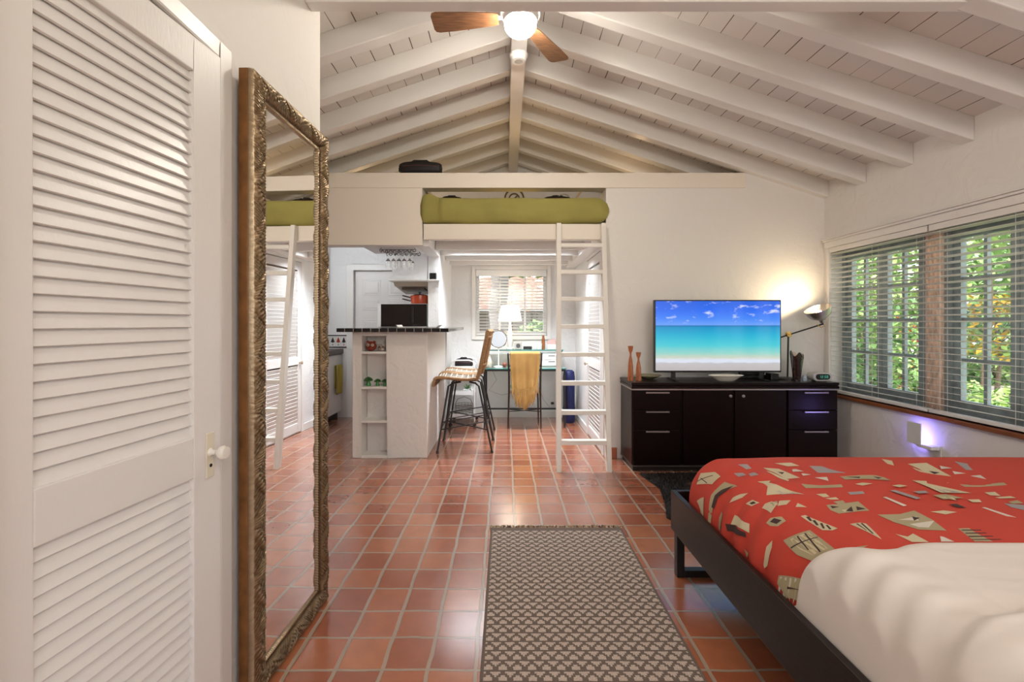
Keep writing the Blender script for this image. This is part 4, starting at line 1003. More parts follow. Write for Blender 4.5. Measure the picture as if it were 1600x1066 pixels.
# ================================================================ RUGS
def rug_mat():
    m = mat('woven_rug', (.3, .25, .2), .9, bump=0); N, L = nodes(m); p = N['Principled BSDF']
    tc = N.new('ShaderNodeTexCoord'); nz = N.new('ShaderNodeTexNoise'); nz.inputs['Scale'].default_value = 60; L.new(tc.outputs['Object'], nz.inputs[0])
    def M_(op, a, b=None, c=None):
        n = N.new('ShaderNodeMath'); n.operation = op
        for i, v in enumerate((a, b, c)):
            if v is None: continue
            if isinstance(v, (int, float)): n.inputs[i].default_value = v
            else: L.new(v, n.inputs[i])
        return n.outputs[0]
    sp = N.new('ShaderNodeSeparateXYZ'); L.new(tc.outputs['Object'], sp.inputs[0])
    nn = M_('MULTIPLY', M_('SUBTRACT', nz.outputs[0], .5), .10)
    u = M_('ADD', M_('MULTIPLY', sp.outputs[0], 1/.0525), nn); v = M_('ADD', M_('MULTIPLY', sp.outputs[1], 1/.050), nn)
    uq = M_('DIVIDE', M_('ADD', M_('FLOOR', M_('MULTIPLY', M_('FRACT', u), 7)), .5), 7)
    vq = M_('DIVIDE', M_('ADD', M_('FLOOR', M_('MULTIPLY', M_('FRACT', v), 6)), .5), 6)
    du = M_('ABSOLUTE', M_('SUBTRACT', uq, .5)); du2 = M_('SUBTRACT', .5, du)
    t1 = M_('LESS_THAN', du, M_('MULTIPLY_ADD', vq, .78, -.255)); t1 = M_('MULTIPLY', t1, M_('LESS_THAN', vq, .9)); t1 = M_('MULTIPLY', t1, M_('GREATER_THAN', vq, .38))
    t2 = M_('LESS_THAN', du2, M_('MULTIPLY_ADD', vq, -.6, .375)); t2 = M_('MULTIPLY', t2, M_('LESS_THAN', vq, .45)); t2 = M_('MULTIPLY', t2, M_('GREATER_THAN', vq, .05))
    t = M_('MAXIMUM', t1, t2)
    ku = M_('ABSOLUTE', M_('SUBTRACT', M_('FRACT', M_('MULTIPLY', u, 7)), .5)); kv = M_('ABSOLUTE', M_('SUBTRACT', M_('FRACT', M_('MULTIPLY', v, 6)), .5))
    kn_ = M_('SUBTRACT', 1, M_('MULTIPLY', M_('MAXIMUM', ku, kv), 1.1))
    # plain brown selvedge
    ed = M_('GREATER_THAN', M_('ABSOLUTE', sp.outputs[0]), .383); ed2 = M_('GREATER_THAN', sp.outputs[1], .895)
    t = M_('MULTIPLY', t, M_('SUBTRACT', 1, M_('MAXIMUM', ed, ed2)))
    mix = N.new('ShaderNodeMixRGB'); L.new(t, mix.inputs[0]); mix.inputs[1].default_value = (.16, .118, .095, 1); mix.inputs[2].default_value = (.56, .46, .39, 1)
    n2 = N.new('ShaderNodeTexNoise'); n2.inputs['Scale'].default_value = 220; L.new(tc.outputs['Object'], n2.inputs[0])
    vs = N.new('ShaderNodeVectorMath'); vs.operation = 'SCALE'; L.new(mix.outputs[0], vs.inputs[0]); L.new(M_('MULTIPLY_ADD', n2.outputs[0], 1.2, .4), vs.inputs['Scale'])
    L.new(vs.outputs[0], p.inputs['Base Color'])
    b = N.new('ShaderNodeBump'); b.inputs['Strength'].default_value = .8; b.inputs['Distance'].default_value = .004
    L.new(M_('MULTIPLY', kn_, M_('MULTIPLY_ADD', t, .6, .5)), b.inputs['Height']); L.new(b.outputs[0], p.inputs['Normal'])
    return m
rng = random.Random(5)
r = thing('runner_rug', (.305, 1.83, .0), 'taupe and cream woven runner rug on the tiles', 'rug')
MB().box(-.09, .70, .90, 2.765, .001, .009).build('pile', rug_mat(), r, smooth=False, bevel=.003)
m = MB()
for i in range(230):
    x = -.092+.797*i/229+rng.uniform(-.003, .003); dx, ln = rng.uniform(-.014, .014), rng.uniform(.018, .034)
    m.tube([(x, 2.762, .006), (x+dx*.5, 2.762+ln*.5, rng.uniform(.009, .018)), (x+dx, 2.762+ln, .004)], .0032, 4, mi=rng.choice((0, 0, 1, 2)))
m.build('fringe', [mat('fringe_tan', (.34, .22, .12), .9), mat('fringe_brown', (.10, .05, .035), .9), mat('fringe_cream', (.55, .46, .33), .9)], r)
# dark hide rug by the sideboard
def hide():
    rg = random.Random(8); m = MB()
    poly = [(1.10, 3.76), (1.16, 3.44), (1.10, 3.14), (1.03, 2.92), (1.12, 2.74), (1.45, 2.66), (1.9, 2.72), (2.3, 2.9), (2.36, 3.4), (2.3, 3.79), (1.7, 3.80)]
    m.prism(poly, .001, .006, axis=2)
    def inside(x, y):
        c_ = False; j = len(poly)-1
        for i in range(len(poly)):
            if (poly[i][1] > y) != (poly[j][1] > y) and x < (poly[j][0]-poly[i][0])*(y-poly[i][1])/(poly[j][1]-poly[i][1])+poly[i][0]: c_ = not c_
            j = i
        return c_
    n = 0
    while n < 9000:
        x, y = rg.uniform(1.0, 2.4), rg.uniform(2.64, 3.82)
        if n < 6500: x = 1.0+(x-1.0)*.45
        n += 1
        if not inside(x, y): continue
        v = noise.noise(Vector((x*2.3, y*2.3, 2))) + (y-3.2)*.9
        mi = 0 if v > -.02 else (1 if v > -.16 else 2)
        a = rg.uniform(0, 2*PI); l, h = rg.uniform(.012, .03), rg.uniform(.012, .03); d = Vector((math.cos(a), math.sin(a), 0)); s = Vector((-d.y, d.x, 0))*.0028
        p = Vector((x, y, .004)); m.add([p-s, p+s, p+d*l+Vector((0, 0, h))], [(0, 1, 2)], mi)
    mats = [mat('hide_black', (.012, .008, .007), .7), mat('hide_brown', (.16, .065, .03), .7), mat('hide_cream', (.50, .42, .33), .8)]
    tag(m.build('shag_rug', mats, fix=False, smooth=False), 'shaggy black and cream rug between the sideboard and the bed', 'rug')
hide()
# ================================================================ BAR
M_btile = grid_mat('black_bar_tiles', (.012, .011, .014), (.50, .44, .38), 12.74, 12.74, 0, wd=.065, rough=.08, off=(6.582, 9.6, 0))
o = MB().box(-1.53, -.51, 4.12, 5.55, 1.169, 1.203).build('bar_counter', M_btile, smooth=False, bevel=.002)
tag(o, 'black tiled bar top with pale joints on the white plaster pier', 'countertop')
r = thing('microwave', (-1.13, 5.15, 1.204), 'microwave with a black front standing on the bar', 'microwave')
MB().box(-1.405, -.86, 4.99, 5.32, 1.206, 1.462).build('case', M_white, r, smooth=False, bevel=.006)
MB().box(-1.362, -.862, 4.978, 4.9895, 1.212, 1.458).build('door', mat('smoked_glass', (.010, .006, .005), .12), r, smooth=False, bevel=.002)
MB().box(-1.02, -1.00, 4.95, 4.962, 1.25, 1.43).build('handle', M_blackp, r, smooth=False, bevel=.003)
r = thing('cooking_pot', (-.97, 5.15, 1.463), 'orange-red lidded pot on top of the microwave', 'pot')
M_pot = mat('red_enamel', (.48, .060, .015), .18, coat=.5)
PO = (-.965, 5.13, 1.463)
MB().lathe([(.085, 0), (.098, .006), (.104, .05), (.105, .088), (.101, .088), (.095, .012), (0, .01)], PO, 32).build('pot_body', M_pot, r)
l_ = MB().lathe([(.107, .088), (.107, .094), (.07, .106), (.02, .112), (0, .112)], PO, 32).build('lid', M_pot, r)
MB().lathe([(.008, .111), (.008, .122), (.018, .128), (.018, .136), (0, .138)], PO, 16).build('lid_knob', M_blackp, l_)
for dz in (.045, .082):
    MB().tube([(-1.06, 5.12, 1.463+dz-.01), (-1.10, 5.10, 1.463+dz), (-1.145, 5.06, 1.463+dz+.012)], [.006, .008, .007], 8).build('handle', mat('dark_handle', (.05, .012, .01), .4), r)
m = MB(); m.prism([(-1.065, 1.2055), (-.685, 1.2055), (-.65, 1.232), (-.662, 1.232), (-.692, 1.212), (-1.06, 1.212), (-1.075, 1.232), (-1.087, 1.232)], 4.50, 4.72)
tag(m.build('serving_tray', mat('tray_white', (.66, .60, .54), .25), smooth=False, bevel=.002), 'low pale tray on the right end of the bar', 'tray')
# hood cupboard
r = thing('hood_cupboard', (-1.04, 5.2, 1.60), 'white cupboard with a range hood hung above the microwave', 'cupboard')
MB().box(-1.228, -.845, 4.935, 5.60, 1.716, 2.448).build('body', M_wallb, r, smooth=False)
MB().box(-1.245, -.700, 4.845, 4.929, 1.696, 1.7155).build('shelf', M_wood, r, smooth=False, bevel=.004)
MB().box(-1.245, -.845, 4.93, 5.62, 1.696, 1.7155).build('hood_lip', M_wood, r, smooth=False, bevel=.004)
m = MB(); m.prism([(4.93, 1.695), (5.55, 1.695), (5.55, 1.60), (4.99, 1.655)], -1.215, -.845, axis=0); m.build('hood', mat('hood_beige', (.42, .35, .27), .4), r, smooth=False, bevel=.003)
MB().box(-1.15, -.90, 5.05, 5.4, 1.62, 1.64).build('filter', mat('hood_filter', (.10, .07, .05), .5, .3), r, smooth=False)
tag(MB().box(-.812, -.740, 4.855, 4.915, 1.7165, 1.785).build('timer_box', M_blackp, smooth=False, bevel=.006), 'small black box standing on the white shelf over the bar', 'box')
# soffit and glass rack
struct(MB().box(-1.36, -.845, YB+T, 4.76, 1.975, 2.449).build('ceiling_soffit', M_wallb, smooth=False))
r = thing('glass_rack', (-1.04, 4.52, 1.974), 'wrought metal stemware rack under the soffit above the bar', 'glass rack')
M_rack = mat('rack_iron', (.12, .11, .11), .4, .6)
for y in (4.40, 4.64):
    m = MB(); m.tube([(-1.20+.32*i/40, y, 1.945+.011*math.sin(i*1.25)) for i in range(41)], .004, 6); m.tube([(-1.20, y, 1.958), (-.88, y, 1.958)], .0035, 6)
    m.tube([(-1.20, y, 1.974), (-1.215, y, 1.955), (-1.205, y, 1.935), (-1.19, y, 1.945)], .004, 6); m.tube([(-.88, y, 1.974), (-.865, y, 1.955), (-.875, y, 1.935), (-.89, y, 1.945)], .004, 6)
    m.build('scroll_rail', M_rack, r)
m = MB()
for i in range(6): m.tube([(-1.17+i*.052, 4.40, 1.936), (-1.17+i*.052, 4.64, 1.936)], .0025, 6)
m.build('cross_wires', M_rack, r)
gp = None
M_wg = mat('wine_glass_glass', (1, 1, 1), .02, trans=1)
lab = ['leftmost in the front row', 'second from the left in the front row', 'middle of the front row', 'fourth from the left in the front row', 'rightmost in the front row', 'left in the back row', 'middle of the back row', 'right in the back row']
for i, (x, y) in enumerate([(-1.144, 4.44), (-1.092, 4.44), (-1.04, 4.44), (-.988, 4.44), (-.936, 4.44), (-1.118, 4.58), (-1.014, 4.58), (-.94, 4.58)]):
    if gp is None:
        m = MB(); m.lathe([(0, .0), (.030, .001), (.004, -.006), (.003, -.055), (.010, -.065), (.024, -.085), (.027, -.115), (.023, -.15), (.0215, -.15), (.0255, -.115), (.022, -.087), (0, -.068)], (0, 0, 0), 20)
        o = m.build('wine_glass', M_wg); gp = o; o['_off'] = 0
        base = Vector(o.location)
    else: o = gp.copy(); COL.objects.link(o)
    o.location = base + Vector((x, y, 1.9395)); tag(o, 'wine glass hanging upside down, %s of the rack' % lab[i], 'wine glass', 'wine glasses hanging over the bar')
# owls and mushrooms in the niche
def owl(name, c, s, mt, label, eyes):
    r = thing(name, c, label, 'figurine')
    m = MB(); m.ell((c[0], c[1], c[2]+.046*s), (.052*s, .036*s, .046*s), 24, 16)
    for sx in (-1, 1): m.ell((c[0]+sx*.030*s, c[1], c[2]+.084*s), (.014*s, .012*s, .014*s), 12, 8)
    m.build('body', mt, r)
    for sx in (-1, 1):
        e = MB(); e.lathe([(.014*s, 0), (.013*s, .004), (0, .005)], (c[0]+sx*.021*s, c[1]-.031*s, c[2]+.058*s), 18, mtx=Matrix.Rotation(R(90), 3, 'X'))
        eo = e.build('eye', eyes[0], r); MB().ell((c[0]+sx*.021*s, c[1]-.036*s, c[2]+.058*s), (.006*s, .003*s, .006*s), 12, 8).build('pupil', eyes[1], eo)
    MB().ell((c[0], c[1]-.036*s, c[2]+.044*s), (.006*s, .006*s, .009*s), 10, 8).build('beak', eyes[2], r)
ME = mat('owl_cream', (.65, .58, .48), .4); MD = mat('owl_dark', (.05, .02, .015), .4)
owl('owl_figurine', (-1.268, 4.30, .987), 1.0, mat('owl_red', (.27, .045, .022), .35, var=.5, vscale=40), 'larger red-brown owl figurine on the top niche shelf', (ME, MD, MD))
owl('owl_figurine', (-1.168, 4.30, .987), .66, mat('owl_white', (.60, .50, .42), .35, var=.8, vscale=45), 'smaller cream and brown owl figurine on the top niche shelf', (MD, ME, mat('owl_beak', (.35, .06, .03), .4)))
gm = mat('green_glass', (.03, .22, .03), .1, coat=.6); gd = mat('dark_green_glass', (.012, .085, .012), .1, coat=.6)
for x, s, t in ((-1.292, 1.0, 'largest green mushroom ornament, left on the second niche shelf'), (-1.205, .78, 'middle green mushroom ornament on the second niche shelf'), (-1.135, .76, 'right green mushroom ornament on the second niche shelf')):
    c_ = (x, 4.29, .660); r = thing('mushroom_ornament', c_, t, 'ornament', 'green mushrooms in the niche')
    MB().lathe([(.024*s, 0), (.025*s, .01*s), (.018*s, .03*s), (.015*s, .058*s), (0, .06*s)], c_, 20).build('stem', gm, r)
    MB().lathe([(0, .050*s), (.041*s, .048*s), (.044*s, .053*s), (.034*s, .070*s), (.016*s, .082*s), (0, .086*s)], c_, 24).build('cap', gd, r)

# ================================================================ KITCHEN LEFT RUN
KX = -2.17
r = thing('base_cabinet', (-2.46, 5.3, 0), 'white painted kitchen base cabinet along the left wall', 'cabinet')
MB().box(LX+.001, KX-.018, 4.5, 6.045, .09, .848).build('body', M_door, r, smooth=False)
MB().box(LX+.001, KX-.06, 4.5, 6.045, 0, .09).build('plinth', M_blackp, r, smooth=False)
for y0, y1 in ((4.52, 5.05), (5.06, 5.59), (5.60, 6.03)):
    d = MB().box(KX-.018, KX, y0, y1, .10, .84).build('door', M_door, r, smooth=False, bevel=.003)
tag(MB().box(LX+.001, KX+.02, 4.5, 6.046, .849, .91).build('kitchen_counter', grid_mat('brown_counter_tiles', (.075, .05, .04), (.33, .27, .22), 0, 26, 0, wd=.1, rough=.25, off=(0, .3, 0)), smooth=False, bevel=.002), 'brown tiled kitchen counter on the left cabinets', 'countertop')
def towel(name, y0, y1, z0, z1, mt, label):
    r = thing(name, (KX+.03, (y0+y1)/2, z0), label, 'towel')
    m = MB(); m.grid(lambda u, v: (KX+.030+.006*math.sin(u*9)+.004*math.sin(v*4), y0+(y1-y0)*u, z1+(z0-z1)*v), 20, 16); m.grid(lambda u, v: (KX+.010+.003*math.sin(u*9), y0+(y1-y0)*u, z1+(z0+.08-z1)*v), 20, 12)
    m.grid(lambda u, v: (KX+.020+.010*math.cos(PI*v), y0+(y1-y0)*u, z1+.008*math.sin(PI*v)), 20, 6)
    m.build('cloth', mt, r, solid=.003, angle=80)
    b = MB(); b.tube([(KX+.020, y0-.03, z1), (KX+.020, y1+.02, z1)], .004, 8)
    for y in (y0-.03, y1+.02): b.tube([(KX+.0005, y, z1), (KX+.020, y, z1)], .004, 8)
    b.build('towel_bar', M_chrome, r)
towel('dish_towel', 5.76, 5.97, .34, .705, mat('mustard_towel', (.46, .36, .07), .85, bump=.5, bscale=150), 'mustard dish towel on the cabinet door nearest the far wall')
towel('dish_towel', 5.26, 5.45, .37, .73, mat('green_towel', (.10, .16, .035), .85, bump=.5, bscale=150), 'green dish towel on the kitchen cabinet, seen beside the mirror frame')
r = thing('wall_cabinet', (-2.5, 5.6, 1.476), 'white kitchen wall cabinet above the counter', 'cabinet')
MB().box(LX+.001, -2.345, 5.0, 6.045, 1.476, 2.448).build('body', M_door, r, smooth=False, bevel=.003)
for y0, y1 in ((5.01, 5.52), (5.53, 6.04)): 
    d = MB().box(-2.344, -2.328, y0, y1, 1.48, 2.44).build('door', M_door, r, smooth=False, bevel=.003)
    MB().ell((-2.318, y1-.05, 1.58), (.012, .012, .012), 12, 8).build('knob', M_white, d)
# decorated splash tiles on the far wall
r = sroot('trim_8', (-2.4, YF-.006, .92), False, 0, 'white splash tiles with black and red tree shapes')
MB().box(LX+.001, -2.108, YF-.008, YF-.001, .912, 1.095).build('tile_band', mat('splash_white', (.72, .70, .67), .15), r, smooth=False)
m = MB(); m.box(LX+.001, -2.108, YF-.0095, YF-.008, 1.078, 1.092); m.box(LX+.001, -2.108, YF-.0095, YF-.008, .922, .938)
for i, x in enumerate((-2.145, -2.218, -2.292, -2.366, -2.44, -2.514, -2.588, -2.662)):
    mi = (0, 1, 0, 2)[i % 4]
    m.prism([(x-.026, .995), (x+.026, .995), (x+.018, 1.02), (x, 1.065), (x-.018, 1.02)], YF-.0095, YF-.008, mi=mi); m.box(x-.005, x+.005, YF-.0095, YF-.008, .985, .996, mi=mi)
    m.lathe([(.008, 0), (.008, .0015)], (x, YF-.008, .962), 10, mi=(1, 0, 0)[i % 3], mtx=Matrix.Rotation(R(90), 3, 'X')); m.box(x-.0375-.0012, x-.0375+.0012, YF-.0095, YF-.008, .938, 1.078, mi=3)
m.build('tile_pattern', [M_blackp, mat('tile_red', (.45, .05, .02), .2), mat('tile_grey', (.35, .33, .30), .2), mat('tile_joint', (.55, .5, .45), .5)], r, smooth=False)

# ================================================================ STOOLS
M_rat = mat('rattan', (.31, .17, .07), .55, bump=.8, bscale=60, stretch=(1, 1, 3), var=.3, vscale=50)
M_cane = mat('pale_cane', (.66, .58, .50), .5)
def stool():
    r = thing('bar_stool', (0, 0, 0), 'x', 'bar stool', 'rattan bar stools at the bar', local=True)
    feet = [(-.255, -.225), (.27, -.225), (-.255, .225), (.27, .225)]; tops = [(-.16, -.15), (.14, -.15), (-.16, .15), (.14, .15)]
    for (fx, fy), (tx, ty) in zip(feet, tops):
        m = MB(); m.tube([(fx, fy, .012), (tx, ty, .63), (tx*.75, ty*.75, .655), (tx*.3, ty*.4, .662)], .0095, 10); lg = m.build('leg', M_black, r)
        MB().lathe([(.015, 0), (.015, .012), (.010, .02), (0, .02)], (fx, fy, 0), 12).build('foot_cap', M_black, lg)
    def at_z(i, z):
        t = z/.63; return Vector((feet[i][0]+(tops[i][0]-feet[i][0])*t, feet[i][1]+(tops[i][1]-feet[i][1])*t, z))
    for a, b, z in ((0, 3, .215), (1, 2, .215), (0, 2, .235), (1, 3, .235), (0, 3, .285)):
        MB().tube([at_z(a, z), at_z(b, z)], .006, 8).build('footrest_bar', M_black, r)
    # bucket curve: from the rolled front lip back and up
    curve = [(-.30, .640), (-.298, .672), (-.275, .695), (-.22, .700), (-.10, .688), (.03, .678), (.12, .69), (.165, .73), (.185, .80), (.205, .90), (.225, 1.0), (.245, 1.10), (.255, 1.165)]
    hw = lambda s: .195 if s < .75 else .195-.03*((s-.75)/.25)
    def P(s, t, dz=0):
        s = min(max(s, 0), 1)*(len(curve)-1); i = min(int(s), len(curve)-2); f = s-i
        x = curve[i][0]*(1-f)+curve[i+1][0]*f; z = curve[i][1]*(1-f)+curve[i+1][1]*f
        k = s/(len(curve)-1); w_ = hw(k)
        up = .022*t*t*(1 if .12 < k < .5 else .2); fw = -.03*t*t if k > .55 else 0
        return Vector((x+fw, t*w_, z+up+dz))
    st = MB()
    for k in range(9):
        t = -.85+1.7*k/8; st.tube([P(.02+.50*i/18, t) for i in range(19)], .0048, 6)
    for k in range(13): s = .06+.46*k/12; st.tube([P(s, -1+.2*i, .004) for i in range(11)], .0048, 6)
    st.grid(lambda u, v: P(.06+.44*u, -.95+1.9*v, -.010), 16, 10, mi=1); st.build('seat', [M_cane, mat('dark_webbing', (.05, .03, .02), .7)], r, fix=False)
    rim = MB()
    for t in (-1, 1): rim.tube([P(.0+.62*i/30, t) for i in range(31)], .016, 10)
    rim.tube([P(0, -1+.1*i) for i in range(21)], .016, 10); rim.build('seat_rim', M_rat, r)
    bk = MB()
    for t in (-1, 1): bk.tube([P(.56+.44*i/24, t) for i in range(25)], .019, 10)
    for s in (1, .93, .70): bk.tube([P(s, -1+.1*i) for i in range(21)], .015, 8)
    bk.grid(lambda u, v: P(.60+.38*u, -1+2*v), 24, 12)
    for k in range(11):
        t = -.85+1.7*k/10; bk.tube([P(.60+.40*i/16, t, 0)+Vector((.006, 0, 0)) for i in range(17)], .006, 6)
    bk.build('backrest', M_rat, r, fix=False)
    return r
s1 = stool(); s1.location = (-.402, 4.62, 0); s1['label'] = 'nearer rattan bar stool on black legs beside the white pier'
dup(s1, (-.402, 5.12, 0), 0, 'farther rattan bar stool, behind the first one at the bar')

# ================================================================ NOOK: DESK, CHAIR, THINGS
M_gl = mat('green_edge_glass', (.55, .80, .74), .04, trans=.85)
M_gle = mat('glass_edge_green', (.05, .22, .19), .1)
r = thing('glass_desk', (.22, 5.7, 0), 'two-level glass desk on a black metal frame under the nook window', 'desk')
DX0, DX1 = -.275, .725
MB().box(DX0, DX1, 5.42, 5.98, .701, .711).build('desktop', M_gl, r, smooth=False)
MB().box(DX0, DX1, 5.413, 5.419, .700, .712).build('desktop_edge', M_gle, r, smooth=False)
MB().box(-.23, DX1, 5.72, 5.98, .905, .915).build('upper_shelf', M_gl, r, smooth=False)
MB().box(-.23, DX1, 5.712, 5.719, .902, .916).build('shelf_edge', M_gle, r, smooth=False)
for x in (DX0+.012, DX1-.03):
    for y in (5.44, 5.95): MB().box(x, x+.022, y, y+.022, 0, .70 if y < 5.5 else .904).build('leg', M_black, r, smooth=False, bevel=.002)
m = MB(); m.box(DX0+.034, DX1-.03, 5.44, 5.458, .675, .699); m.box(DX0+.034, DX1-.03, 5.954, 5.97, .12, .14); m.box(DX0+.034, DX1-.03, 5.954, 5.97, .675, .699)
for x in (DX0+.012, DX1-.03): m.box(x, x+.02, 5.462, 5.95, .675, .699); m.box(x, x+.02, 5.73, 5.95, .88, .904)
m.build('frame_bar', M_black, r, smooth=False)
US = .916; LS = .712
r = thing('table_lamp', (.057, 5.85, US), 'white table lamp with a lit tapered shade on the upper desk shelf', 'lamp')
o_ = (.057, 5.85, US)
MB().lathe([(.05, 0), (.05, .012), (.030, .03), (.036, .08), (.030, .20), (.018, .30), (.012, .36), (0, .36)], o_, 24).build('base', mat('lamp_ceramic', (.66, .64, .60), .25), r)
sh = MB(); sh.lathe([(.152, .36), (.112, .56), (.110, .56), (.150, .36)], o_, 32); sh.build('shade', mat('lit_shade', (.9, .86, .8), .8, emis=(1, .90, .76), estr=1.5), r)
MB().ell((.057, 5.85, US+.42), (.025, .025, .035)).build('bulb', mat('desk_bulb', (1, 1, 1), .4, emis=(1, .85, .6), estr=6), r)
bpy.data.objects['desk_lamp_bulb'].location = (.057, 5.85, US+.50)
r = thing('makeup_mirror', (-.087, 5.60, LS), 'round makeup mirror on a white stand on the desk', 'mirror')
o_ = (-.087, 5.60, LS+.001)
MB().lathe([(.06, 0), (.06, .006), (.02, .014), (.007, .02), (.006, .23), (0, .23)], o_, 20).build('stand', M_white, r)
tr_ = Matrix.Rotation(R(82), 3, 'X') @ Matrix.Identity(3)
tr_ = Matrix.Rotation(R(-12), 3, 'Z') @ tr_
dc = (-.087, 5.60, 1.053)
MB().tube([Vector(dc) + tr_ @ Vector((.104*math.cos(a), .104*math.sin(a), 0)) for a in [2*PI*i/36 for i in range(36)]], .008, 8, closed=True).build('rim', M_chrome, r)
MB().lathe([(.1, -.004), (.1, .004), (0, .004)], dc, 32, mtx=tr_).build('mirror_disc', mat('disc_mirror', (.72, .76, .80), .22, .55), r)
def simple(name, x0, x1, y0, y1, z0, z1, mt, label, cat, bev=.004): return tag(MB().box(x0, x1, y0, y1, z0, z1).build(name, mt, smooth=False, bevel=bev), label, cat)
o = simple('desk_speaker', .115, .205, 5.78, 5.85, US+.0005, US+.09, mat('speaker_grey', (.45, .42, .38), .5), 'small grey speaker beside the table lamp', 'speaker')
MB().lathe([(.028, 0), (.026, .006), (.012, .003), (0, .006)], (.160, 5.78, US+.046), 24, mtx=Matrix.Rotation(R(90), 3, 'X')).build('speaker_cone', mat('cone_dark', (.10, .09, .09), .5), o)
simple('desk_clock', .225, .335, 5.79, 5.83, US+.0005, US+.038, M_blackp, 'low dark clock on the upper desk shelf', 'clock')
m = MB(); m.lathe([(.028, 0), (.032, .008), (.034, .07), (.031, .07), (.029, .01), (0, .008)], (.435, 5.84, US+.0005), 24); m.tube([(.401, 5.84, US+.055), (.385, 5.84, US+.045), (.385, 5.84, US+.03), (.402, 5.84, US+.02)], .004, 6)
tag(m.build('mug', M_white), 'white mug on the upper desk shelf', 'mug')
m = MB(); m.lathe([(.021, 0), (.022, .01), (.022, .12), (.015, .14), (.014, .175), (0, .175)], (.485, 5.86, US+.0005), 20)
tag(m.build('brown_bottle', mat('amber', (.30, .10, .03), .2)), 'slim amber bottle next to the white mug', 'bottle')
o = simple('letter_holder', .535, .64, 5.80, 5.86, US+.0005, US+.06, M_white, 'white letter holder with pink papers on the upper desk shelf', 'letter holder', .002)
m = MB(); m.box(.545, .63, 5.815, 5.822, US+.01, US+.12); m.bar((.54, 5.835, US+.05), (.645, 5.835, US+.10), .004, .09); m.build('papers', mat('pink_paper', (.72, .45, .42), .7), o, smooth=False)
r = thing('drawer_box', (.56, 5.78, LS), 'small white two-drawer box on the desk below the shelf', 'drawer box')
MB().box(.45, .69, 5.66, 5.9, LS+.0005, LS+.155).build('case', M_white, r, smooth=False, bevel=.003)
for z in (LS+.012, LS+.085): d = MB().box(.458, .682, 5.652, 5.659, z, z+.062).build('drawer', M_white, r, smooth=False, bevel=.002); MB().box(.53, .61, 5.647, 5.6515, z+.045, z+.052).build('handle', M_blackp, d, smooth=False)
m = MB(); m.ell((-.012, 5.56, LS+.03), (.028, .025, .0295)); tag(m.build('trinket_box', mat('trinket', (.22, .06, .04), .3, var=.6, vscale=60)), 'small round red-brown trinket box beside the makeup mirror', 'trinket box')
m = MB(); m.lathe([(.03, 0), (.04, .02), (.042, .06), (.03, .1), (.022, .13), (.028, .14), (0, .14)], (-.205, 5.55, LS+.0005), 20); tag(m.build('cream_jar', mat('cream_jar', (.62, .55, .45), .4, var=.2, vscale=40)), 'cream jar at the left end of the desk', 'jar')

# chair with mustard throw
r = thing('desk_chair', (.225, 5.50, 0), 'brown metal desk chair with its back to the room, under a mustard throw', 'chair')
M_ch = mat('chair_bronze', (.050, .030, .022), .35, .5)
for sx in (-1, 1):
    x = .225+sx*.185
    MB().tube([(x+sx*.012, 5.42, .0), (x, 5.38, .42), (x, 5.35, .62), (x+sx*.012, 5.29, .90)], [.008, .012, .011, .008], 10).build('back_post', M_ch, r)
    MB().tube([(x+sx*.005, 5.76, .0), (x-sx*.005, 5.74, .42)], [.008, .012], 10).build('leg', M_ch, r)
m = MB(); m.box(.04, .41, 5.385, 5.755, .42, .465); m.build('seat', mat('seat_cream', (.45, .38, .28), .7), r, smooth=False, bevel=.015)
m = MB(); m.tube([(.04, 5.41, .2), (.41, 5.75, .16)], .005, 8); m.tube([(.41, 5.41, .2), (.04, 5.75, .16)], .005, 8); m.build('cross_wire', M_ch, r)
m = MB()
for z, y in ((.885, 5.295), (.75, 5.325)): m.tube([(.045, y, z), (.225, y+.01, z), (.405, y, z)], .009, 8)
m.build('back_rail', M_ch, r)
r = thing('throw_blanket', (.22, 5.28, .24), 'fringed mustard throw hanging over the back of the desk chair', 'throw')
M_thr = mat('mustard_knit', (.40, .225, .065), .85, bump=.6, bscale=120, var=.12, vscale=6)
def thr(u, v, front=True):
    x = .052+.345*u; wv = .008*math.sin(u*22)+.006*math.sin(u*9+2)
    narrow = (u-.5)*-.06*max(0, v-.3)
    zt, zb = .908-.006*math.sin(u*PI)*-1, .50-.06*math.sin(u*3)+.05*u
    z = zt+(zb-zt)*v; y = 5.272+.03*max(0, min(1, (.9-z)/.3))-.012*(1-v*.3)+wv*(.3+v)
    return Vector((x+narrow, y if front else y+.05+.04*v, z if front else zt+(zb+.18-zt)*v))
m = MB(); m.grid(lambda u, v: thr(u, v), 50, 20); m.grid(lambda u, v: thr(u, v, False), 30, 12)
m.grid(lambda u, v: (thr(u, 0).x, thr(u, 0).y+.05*v, .908+.012*math.sin(PI*v)), 40, 6)
m.build('knit_cloth', M_thr, r, solid=.004, angle=80)
rg = random.Random(3)
for lay, (zl, yo) in enumerate(((.50, 0), (.40, -.008))):
    m = MB()
    for i in range(34):
        u = (i+.5)/34 if lay == 0 else .12+.76*(i+.5)/34
        p = thr(u, .97 if lay == 0 else 1); p = Vector((p.x, p.y+yo-.004, p.z if lay == 0 else p.z-.06))
        ln = (.20 if lay == 0 else .16)*(1-.35*abs(u-.5)*2)+rg.uniform(-.012, .012); dx = rg.uniform(-.006, .006)
        if lay == 0: m.tube([p, p+Vector((dx, -.004, -ln*.5)), p+Vector((dx*2, 0, -ln))], [.0045, .0055, .003], 6)
        else: m.tube([p, p+Vector((dx, .002, -ln*.5)), p+Vector((dx*2, .005, -ln))], [.0045, .0055, .003], 6)
    m.build('fringe', M_thr, r)

